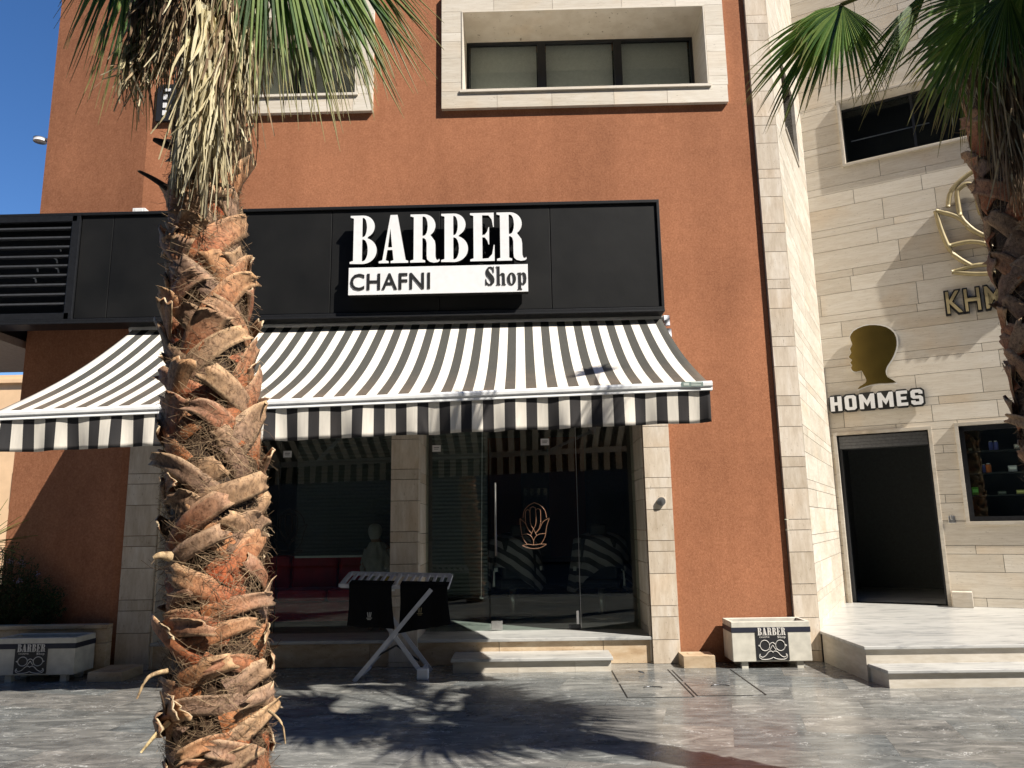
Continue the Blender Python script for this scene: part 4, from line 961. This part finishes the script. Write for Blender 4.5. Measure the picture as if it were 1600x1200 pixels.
def strand(q, p, ln, rng, w=.006, out=(0, 0, 0), col=None, curl=.05, vdir=(0, 0, -1)):
    p = Vector(p); out = Vector(out); col = col or STRAW[rng.randrange(5)]; NS = 6; prev = None; ph = rng.uniform(0, 6); tw = rng.uniform(-2.5, 2.5); a0 = rng.uniform(0, 3.14)
    lx, ly = rng.gauss(0, curl), rng.gauss(0, curl)
    for k in range(NS+1):
        t = k/NS
        c = p+out*(1-(1-t)**2)+Vector(vdir)*ln*t*t**.15+Vector((lx*t*t+.012*math.sin(ph+t*5), ly*t*t+.012*math.cos(ph+t*4), 0))
        an = a0+tw*t; sd = Vector((math.cos(an), math.sin(an), .1))*w*(1-.75*t)
        a = q.P(c-sd); b = q.P(c+sd)
        if prev: q.face([prev[0], a, b, prev[1]], mixc(col, (.22, .15, .09), t*.35))
        prev = (a, b)
def dead_fan(q, hub, rng, n=34, ln=.6, spread=.10, bright=.5, out=(0, 0, 0), w=.007):
    hub = Vector(hub)
    for i in range(n):
        a = rng.uniform(0, 2*math.pi); o = Vector((math.cos(a), math.sin(a), 0))*spread*rng.uniform(.2, 1.1)+Vector(out)
        col = STRAW[rng.randrange(2)] if rng.random() < bright else STRAW[2+rng.randrange(3)]
        strand(q, hub+Vector((rng.gauss(0, .012), rng.gauss(0, .012), rng.gauss(0, .02))), ln*rng.uniform(.45, 1.08), rng, w*rng.uniform(.6, 1.4), o, col, .04)
def palm(name, label, axis, radius, zs, rng, boots, fibres, fan_list, dead_list, top, stubs=()):
    # axis(z) -> centre, radius(z)
    b0 = axis(0); t = thing('palm_tree', label, 'palm tree', (b0[0], b0[1], 0), 'fan palms')
    q = MB()
    def core(a, b):
        z = lerp(0, top, b); c = axis(z); r = radius(z)*.86+.012*math.sin(a*2*math.pi*5+z*9); th = a*2*math.pi
        return (c[0]+math.cos(th)*r, c[1]+math.sin(th)*r, z)
    q.grid(core, 26, 60, (.06, .035, .02)); q.build('trunk', M['bark'], t, True)
    q = MB(); GA = 2.39996
    for i in range(boots):
        z = lerp(zs[0], zs[1], (i+rng.random())/boots); th0 = i*GA+rng.uniform(-.3, .3)
        low = max(0, min(1, (1.9-z)/.8)); lean = (1 if i % 2 else -1)*rng.uniform(.45+.45*low, 1.05+.45*low)
        r = radius(z); wild = rng.random(); ln = rng.choice((.16, .22, .27, .31, .38))*rng.uniform(.9, 1.1); w = rng.uniform(.042, .072)
        flare = rng.uniform(.006, .040) if wild < .86 else rng.uniform(.035, .07)
        bend = rng.uniform(-.2, .1) if wild > .45 else rng.uniform(-.5, -.1)
        tone = rng.random()
        base = mixc((.36, .075, .022), (.36, .14, .05), rng.random()) if tone < .6 else mixc((.15, .08, .045), (.27, .17, .12), rng.random())
        tipc = mixc((.56, .35, .18), (.30, .19, .13), rng.random()); edge = mixc((.66, .48, .28), (.40, .28, .17), rng.random()); tipc = mixc(tipc, base, rng.random()*.5)
        phz = rng.uniform(0, 6); NU, NV = 6, 9; cut = [rng.uniform(-.05, .05) for _ in range(NU+1)]
        cp, sp_ = math.cos(lean), math.sin(lean)
        grids = []
        for layer in (0, 1):
            ids = []
            for jv in range(NV+1):
                row = []
                for iu in range(NU+1):
                    tt = iu/NU*2-1; s = jv/NV*(1+cut[iu]*(jv/NV))
                    ww = w*(1.3-.55*s+.1*s*s)
                    al = ln*s; ac = tt*ww
                    hz_ = ac*cp + al*sp_; vz = al*cp - ac*sp_*.7
                    rr = r+.004+flare*s**1.6+.012*max(0, s-.75)*4*(wild < .6)-(.018*(1-s))*tt*tt+.011*s*abs(tt)**2.5*(1 if wild < .5 else -.9)-layer*(.007*(1-abs(tt)*.6)+.001)+.004*math.sin(tt*5+phz+s*4)
                    vz += bend*max(0, s-.55)**2*ln*2.2
                    c = axis(z+vz); an = th0+hz_/max(r, .1)
                    row.append(q.P((c[0]+math.cos(an)*rr, c[1]+math.sin(an)*rr, z+vz)))
                ids.append(row)
            grids.append(ids)
            for jv in range(NV):
                for iu in range(NU):
                    s = jv/NV; e = abs((iu+.5)/NU*2-1)
                    cc = mixc(base, tipc, min(1, s*1.1)); cc = mixc(cc, edge, max(0, e-.6)*1.4*(.3+.7*s))
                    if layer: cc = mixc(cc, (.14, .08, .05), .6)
                    f_ = [ids[jv][iu], ids[jv][iu+1], ids[jv+1][iu+1], ids[jv+1][iu]]
                    q.face(f_ if not layer else f_[::-1], cc)
        o_, i_ = grids
        for jv in range(NV):
            q.face([o_[jv][0], o_[jv+1][0], i_[jv+1][0], i_[jv][0]], edge); q.face([o_[jv+1][NU], o_[jv][NU], i_[jv][NU], i_[jv+1][NU]], edge)
        for iu in range(NU): q.face([o_[NV][iu], o_[NV][iu+1], i_[NV][iu+1], i_[NV][iu]], (.55, .44, .29))
    q.build('leaf_boots', M['bark'], t, True)
    q = MB()
    for i in range(fibres):
        z = rng.uniform(*zs); th = rng.uniform(0, 2*math.pi); r = radius(z)+rng.uniform(-.015, .012); c = axis(z)
        p = Vector((c[0]+math.cos(th)*r, c[1]+math.sin(th)*r, z)); o = Vector((math.cos(th), math.sin(th), 0)); tg = Vector((-o.y, o.x, 0))
        ln = rng.uniform(.03, .11); d = (tg*rng.gauss(0, 1)+Vector((0, 0, rng.gauss(0, .7)))).normalized(); col = mixc((.10, .055, .03), (.38, .27, .16), rng.random()**1.6)
        w = rng.uniform(.0004, .0011); prev = None; cu = rng.gauss(0, .03); lift = rng.uniform(-.002, .012)
        for k in range(5):
            s = k/4; pt = p+d*ln*s+o*(lift*math.sin(s*3))+tg*cu*s*s+Vector((0, 0, cu*s*(1-s)*2))
            sd = d.cross(o).normalized()*w; a = q.P(pt-sd); b = q.P(pt+sd)
            if prev: q.face([prev[0], a, b, prev[1]], col)
            prev = (a, b)
    fo = q.build('fibre', M['fibre'], t); fo['kind'] = 'stuff'
    for pts_, rr0, cc_ in stubs:
        q = MB(); q.tube(smooth_line(pts_, 5), rr0, 7, col=cc_, r2=rr0*.35); q.build('leaf_stub', M['bark'], t, True)
    for (b_, h_, t_, kw) in fan_list:
        q = MB(); frond(q, b_, h_, t_, rng, **kw); q.build('frond', M['leaf'], t)
    if dead_list:
        q = MB()
        for (h_, kw) in dead_list: dead_fan(q, h_, rng, **kw)
        q.build('dead_leaf_skirt', M['dead'], t)
    return t

def crown_fans(c, rng, n, e0, e1, pet, Ln, skip=None):
    out = []
    for i in range(n):
        a = i*2.39996+rng.uniform(-.2, .2); e = rng.uniform(e0, e1)
        d = Vector((math.cos(a)*math.cos(e), math.sin(a)*math.cos(e), math.sin(e)))
        hub = Vector(c)+d*pet*rng.uniform(.8, 1.1); tip = hub+(d+Vector((0, 0, -.35))).normalized()*Ln*rng.uniform(.85, 1.1)
        def pj(P_):
            v_ = P_-Vector((0, 0, CAMZ)); z_ = v_.dot(fw); return 800+FPX*v_.dot(rt)/z_, 600-FPX*v_.dot(up)/z_
        tx, ty = pj(tip)
        if skip and ty > -230 and tx < skip: continue
        out.append((Vector(c), hub, tip, dict(spread=rng.uniform(1.3, 1.9), droop=rng.uniform(.3, .7))))
    return out
# left palm
AXL = [(0, -1.14), (.73, -1.16), (1.67, -1.225), (2.46, -1.295), (2.96, -1.345), (4.3, -1.34)]
def axL(z):
    z = max(0, min(z, 4.3))
    for (a, b), (c, d) in zip(AXL[:-1], AXL[1:]):
        if z <= c: return (lerp(b, d, (z-a)/(c-a)), 3.0)
    return (AXL[-1][1], 3.0)
def raL(z): return lerp(.176, .128, min(1, max(0, (z-1.7)/1.2)))
rngL = random.Random(21)
cL = (-1.34, 3.0, 4.35)
def PX(x, y, Y): return F(x, y, Y)
fL = [
    (cL, PX(420, -190, 2.9), PX(560, 160, 2.72), dict(spread=.62, droop=.18, nseg=60, wid=1.45, nrm=(-.3, -1, .3))),
    (cL, PX(400, -170, 3.25), PX(475, 160, 3.2), dict(spread=.42, droop=.12, nseg=46, wid=1.45, nrm=(-.2, -1, .4))),
    (cL, PX(430, -200, 3.1), PX(625, 90, 3.05), dict(spread=.5, droop=.3, nseg=46, wid=1.45, nrm=(0, -1, .5))),
    (cL, PX(480, -160, 3.35), PX(560, 150, 3.4), dict(spread=.6, droop=.2, nseg=46, wid=1.45, nrm=(-.1, -1, .2))),
    (cL, PX(215, -150, 2.9), PX(165, 120, 2.85), dict(spread=.42, droop=.2, nseg=46, wid=1.45, nrm=(.3, -1, .4))),
    (cL, PX(240, -140, 3.3), PX(190, 175, 3.3), dict(spread=.32, droop=.15, nseg=38, wid=1.45, nrm=(.3, -1, .4))),
] + [f for f in crown_fans((-1.34, 3.0, 4.55), rngL, 12, .35, 1.25, .6, .75)]
dL = []
for (x, y, Y, n, ln, sp, br, w) in (
    (320, 20, 2.78, 60, .62, .05, .85, .010), (300, 60, 2.80, 60, .66, .04, .95, .010), (335, 110, 2.79, 60, .62, .05, .95, .009),
    (360, 10, 2.82, 70, .62, .07, .6, .008), (385, 20, 2.88, 70, .62, .06, .45, .007), (372, 60, 2.86, 60, .58, .06, .5, .007), (345, 60, 2.8, 60, .6, .05, .7, .008),
    (270, 10, 2.86, 50, .40, .08, .35, .007), (225, 5, 2.92, 40, .32, .08, .3, .007), (205, 80, 2.92, 50, .25, .05, .8, .010), (222, 60, 2.95, 50, .33, .05, .3, .009),
    (250, 30, 2.95, 40, .35, .06, .2, .007), (300, -40, 2.85, 60, .5, .12, .3, .007), (350, -60, 2.85, 60, .55, .15, .3, .007), (400, 0, 3.0, 50, .48, .05, .3, .007), (240, -50, 2.9, 60, .5, .1, .2, .007),
    (330, 0, 3.2, 60, .6, .15, .3, .008), (390, -20, 3.15, 50, .55, .08, .3, .008)):
    dL.append((PX(x, y, Y), dict(n=n, ln=ln, spread=sp, bright=br, w=w)))
TN = (.42, .30, .17); DK = (.08, .05, .03)
stubsL = [([PX(262, 1048, 2.85), PX(232, 1058, 2.8), PX(214, 1092, 2.78)], .010, TN), ([PX(264, 1128, 2.84), PX(240, 1152, 2.8), PX(220, 1176, 2.78)], .011, (.6, .46, .24)),
          ([PX(420, 1110, 2.85), PX(440, 1130, 2.8), PX(446, 1162, 2.8)], .006, TN), ([PX(270, 300, 2.95), PX(240, 280, 2.93), PX(216, 267, 2.92)], .016, DK),
          ([PX(272, 228, 2.95), PX(256, 224, 2.93), PX(240, 218, 2.92)], .026, DK), ([PX(262, 1120, 2.85), PX(256, 1100, 2.82), PX(250, 1080, 2.8)], .007, DK), ([PX(265, 870, 2.82), PX(250, 868, 2.78), PX(240, 872, 2.77)], .020, TN)]
palm('palm_tree', 'tall fan palm with ragged leaf-boot trunk and pale dead skirt in the left foreground', axL, raL, (.0, 3.25), rngL, 230, 20000, fL, dL, 4.4, stubsL)
# right palm
def axR(z): return (lerp(2.97, 2.93, z/4.5), 4.25)
def raR(z): return .165 if z < 2.6 else lerp(.165, .20, min(1, (z-2.6)/1.0))
rngR = random.Random(33)
cR = (2.85, 4.3, 4.75)
fR = [
    (cR, PX(1314, 6, 5.2), PX(1174, 172, 5.4), dict(spread=.52, droop=.20, nseg=30, nrm=(.3, -.9, .45), wid=1.35)),
    (cR, PX(1316, 8, 5.2), PX(1312, 140, 5.15), dict(spread=1.15, droop=.45, nseg=34, nrm=(.1, -.9, .5))),
    (cR, Vector((1.98, 4.95, 5.45)), Vector((1.45, 5.35, 5.95)), dict(spread=.6, droop=.2, nseg=30)),
    (cR, Vector((3.05, 4.9, 5.4)), Vector((3.2, 5.4, 6.1)), dict(spread=.6, droop=.2, nseg=30)),
    (cR, PX(1500, -220, 5.4), PX(1380, -120, 5.9), dict(spread=1.3, droop=.4, nseg=36)),
    (cR, PX(1452, -20, 4.3), PX(1330, 172, 4.2), dict(spread=.22, droop=.10, nseg=22, nrm=(.6, -.6, .3), wid=1.4)),
    (cR, PX(1545, 0, 3.95), PX(1430, 175, 3.8), dict(spread=.8, droop=.3, nseg=34, nrm=(.4, -.9, .3))),
    (cR, PX(1520, 60, 4.5), PX(1450, 190, 4.5), dict(spread=1.0, droop=.3, nseg=30, nrm=(.3, -.9, .3), dryt=.1)),
    (cR, PX(1575, -10, 3.9), PX(1560, 130, 3.8), dict(spread=.7, droop=.3, nseg=30, nrm=(.1, -1, .1))),
    (cR, PX(1600, -20, 4.0), PX(1640, 120, 3.9), dict(spread=1.0, droop=.3, nseg=30, nrm=(-.2, -1, .2))),
    (cR, PX(1450, -60, 4.3), PX(1330, -30, 4.4), dict(spread=1.2, droop=.4, nseg=34)),
] + [f for f in crown_fans(cR, rngR, 30, .1, 1.2, .85, 1.0, skip=1500)]
dR = []
for (x, y, Y, n, ln, sp, br, w) in ((1545, 110, 4.05, 80, .75, .08, .12, .008), (1570, 90, 4.0, 80, .85, .08, .15, .009), (1590, 100, 4.0, 90, .9, .1, .15, .009), (1610, 90, 4.05, 80, .8, .12, .15, .009),
    (1520, 90, 4.1, 50, .4, .08, .3, .006), (1560, 40, 4.0, 60, .45, .1, .3, .006), (1500, 105, 4.2, 30, .3, .06, .4, .006), (1600, 150, 4.0, 70, .7, .1, .2, .008), (1575, 180, 4.0, 60, .6, .06, .1, .008)):
    dR.append((PX(x, y, Y), dict(n=n, ln=ln, spread=sp, bright=br, w=w)))
palm('palm_tree', 'fan palm with drooping green fronds at the right edge before the travertine wall', axR, raR, (.6, 4.0), rngR, 130, 7000, fR, dR, 4.6)

# ------------------------------------------------------------------ planting bed
rngP = random.Random(9)
yc = thing('yucca', 'spiky green yucca at the far left of the planting bed', 'plant', (-6.66, 9.2, .47))
q = MB()
for i in range(90):
    a = rngP.uniform(0, 6.28); e = rngP.uniform(.05, 1.4); d = Vector((math.cos(a)*math.cos(e), math.sin(a)*math.cos(e), math.sin(e))); L_ = rngP.uniform(.45, .7); base = Vector((-6.60, 9.12, 1.42))+d*.03
    s_ = d.cross(Vector((0, 0, 1))).normalized(); prev = None; col = GREEN[rngP.randrange(4)]
    for k in range(6):
        t = k/5; c = base+d*L_*t-Vector((0, 0, .18*t*t*(1-math.sin(e)))); w = .016*(1-t)**.6+.001; A = q.P(c-s_*w); B = q.P(c+Vector((0, 0, -.006))); C_ = q.P(c+s_*w)
        if prev: q.face([prev[0], A, B, prev[1]], col); q.face([prev[1], B, C_, prev[2]], col)
        prev = (A, B, C_)
q.build('leaves', M['leaf'], yc)
q = MB(); q.tube([(-6.68, 9.22, .46), (-6.65, 9.15, .9), (-6.60, 9.12, 1.45)], .05, 10, col=(.12, .08, .05)); q.build('stem', M['bark'], yc, True)
def bush(x, y, h, rx, n, lb, nm, cat, flowers=0, pal=((.03, .06, .02), (.05, .09, .03), (.025, .045, .02))):
    t = thing(nm, lb, cat, (x, y, .47)); qs = MB(); ql = MB(); qf = MB()
    for i in range(n):
        a = rngP.uniform(0, 6.28); rr = rx*rngP.random()**.6; hh = h*rngP.uniform(.5, 1)*(1-.5*(rr/rx)**2)
        p0 = Vector((x+rngP.gauss(0, .06), y+rngP.gauss(0, .03), .46)); p1 = Vector((x+math.cos(a)*rr, y+math.sin(a)*rr*.45, .47+hh)); mid = (p0+p1)/2+Vector((math.cos(a)*rr*.25, 0, .05))
        pth = smooth_line([p0, mid, p1], 5); qs.tube(pth, .003, 4, col=(.07, .06, .03), r2=.0015)
        for k in range(2, len(pth)):
            for m_ in range(5):
                c = pth[k]+Vector((rngP.gauss(0, .018), rngP.gauss(0, .018), rngP.gauss(0, .018))); d = Vector((rngP.gauss(0, 1), rngP.gauss(0, 1), rngP.gauss(.4, .7))).normalized(); l = rngP.uniform(.025, .055); s_ = d.cross(Vector((rngP.random(), rngP.random(), 1))).normalized()*.007
                ql.quad(c, c+d*l*.5+s_, c+d*l, c+d*l*.5-s_, pal[rngP.randrange(len(pal))])
        if i < flowers:
            for m_ in range(26):
                c = p1+Vector((rngP.gauss(0, .02), rngP.gauss(0, .02), rngP.gauss(.01, .018))); s1 = Vector((rngP.gauss(0, 1), rngP.gauss(0, 1), rngP.gauss(0, 1))).normalized()*.008; s2 = s1.cross(Vector((0, 0, 1))).normalized()*.008
                qf.quad(c-s1, c-s2, c+s1, c+s2, (.42, .36, .55))
    qs.build('stems', M['bark'], t); ql.build('foliage', M['shrub'], t)
    if flowers: qf.build('flowers', M['shrub'], t)
bush(-6.25, 9.28, 1.05, .42, 130, 'dark leafy shrub with small lilac flowers in the planting bed', 'flowering_shrub', 'shrub', 7)
bush(-5.78, 9.22, .62, .30, 60, 'low dark green bush at the right end of the planting bed', 'bush', 'bush', 0)
bush(-6.95, 9.4, .6, .4, 70, 'low bush below the yucca at the far left of the planting bed', 'bush', 'bush', 0)

# ------------------------------------------------------------------ buildings beyond and opposite
bb = thing('ochre_building', 'distant sunlit ochre building beyond the left edge of the red building', 'building', (-24, 30, 0))
zt_ = F(10, 586, 30)[2]
q = MB(); q.box(-40, -14, 30, 42, 0, zt_); q.box(-40, -14, 29.85, 30, zt_-.35, zt_-.2); q.box(-40, -14, 29.95, 30, zt_-2.4, zt_-2.3); q.build('wall', M['ochre'], bb)
for i in range(6):
    x = -20.0-i*3; q = MB(); q.box(x-.5, x+.5, 29.97, 30.02, 2.6, 4.0); q.build('window', M['frame'], bb)
ob = thing('opposite_building', 'shaded building with closed shutters across the street, seen only in the glass', 'building', (0, -14, 0))
q = MB(); q.box(-62, 62, -18, -14, 0, 28); q.build('wall', M['opp'], ob)  # added out of view, sized to keep sky reflections out of the glass
for i in range(9):
    x = -25+i*6; q = MB()
    for k in range(24): q.box(x-1.8, x+1.8, -14, -13.96-.02*(k % 2), .1+k*.12, .2+k*.12)
    q.build('shutter', M['shutter'], ob)
# shutters drawn behind the glass inside the room corner (dark ribbed)
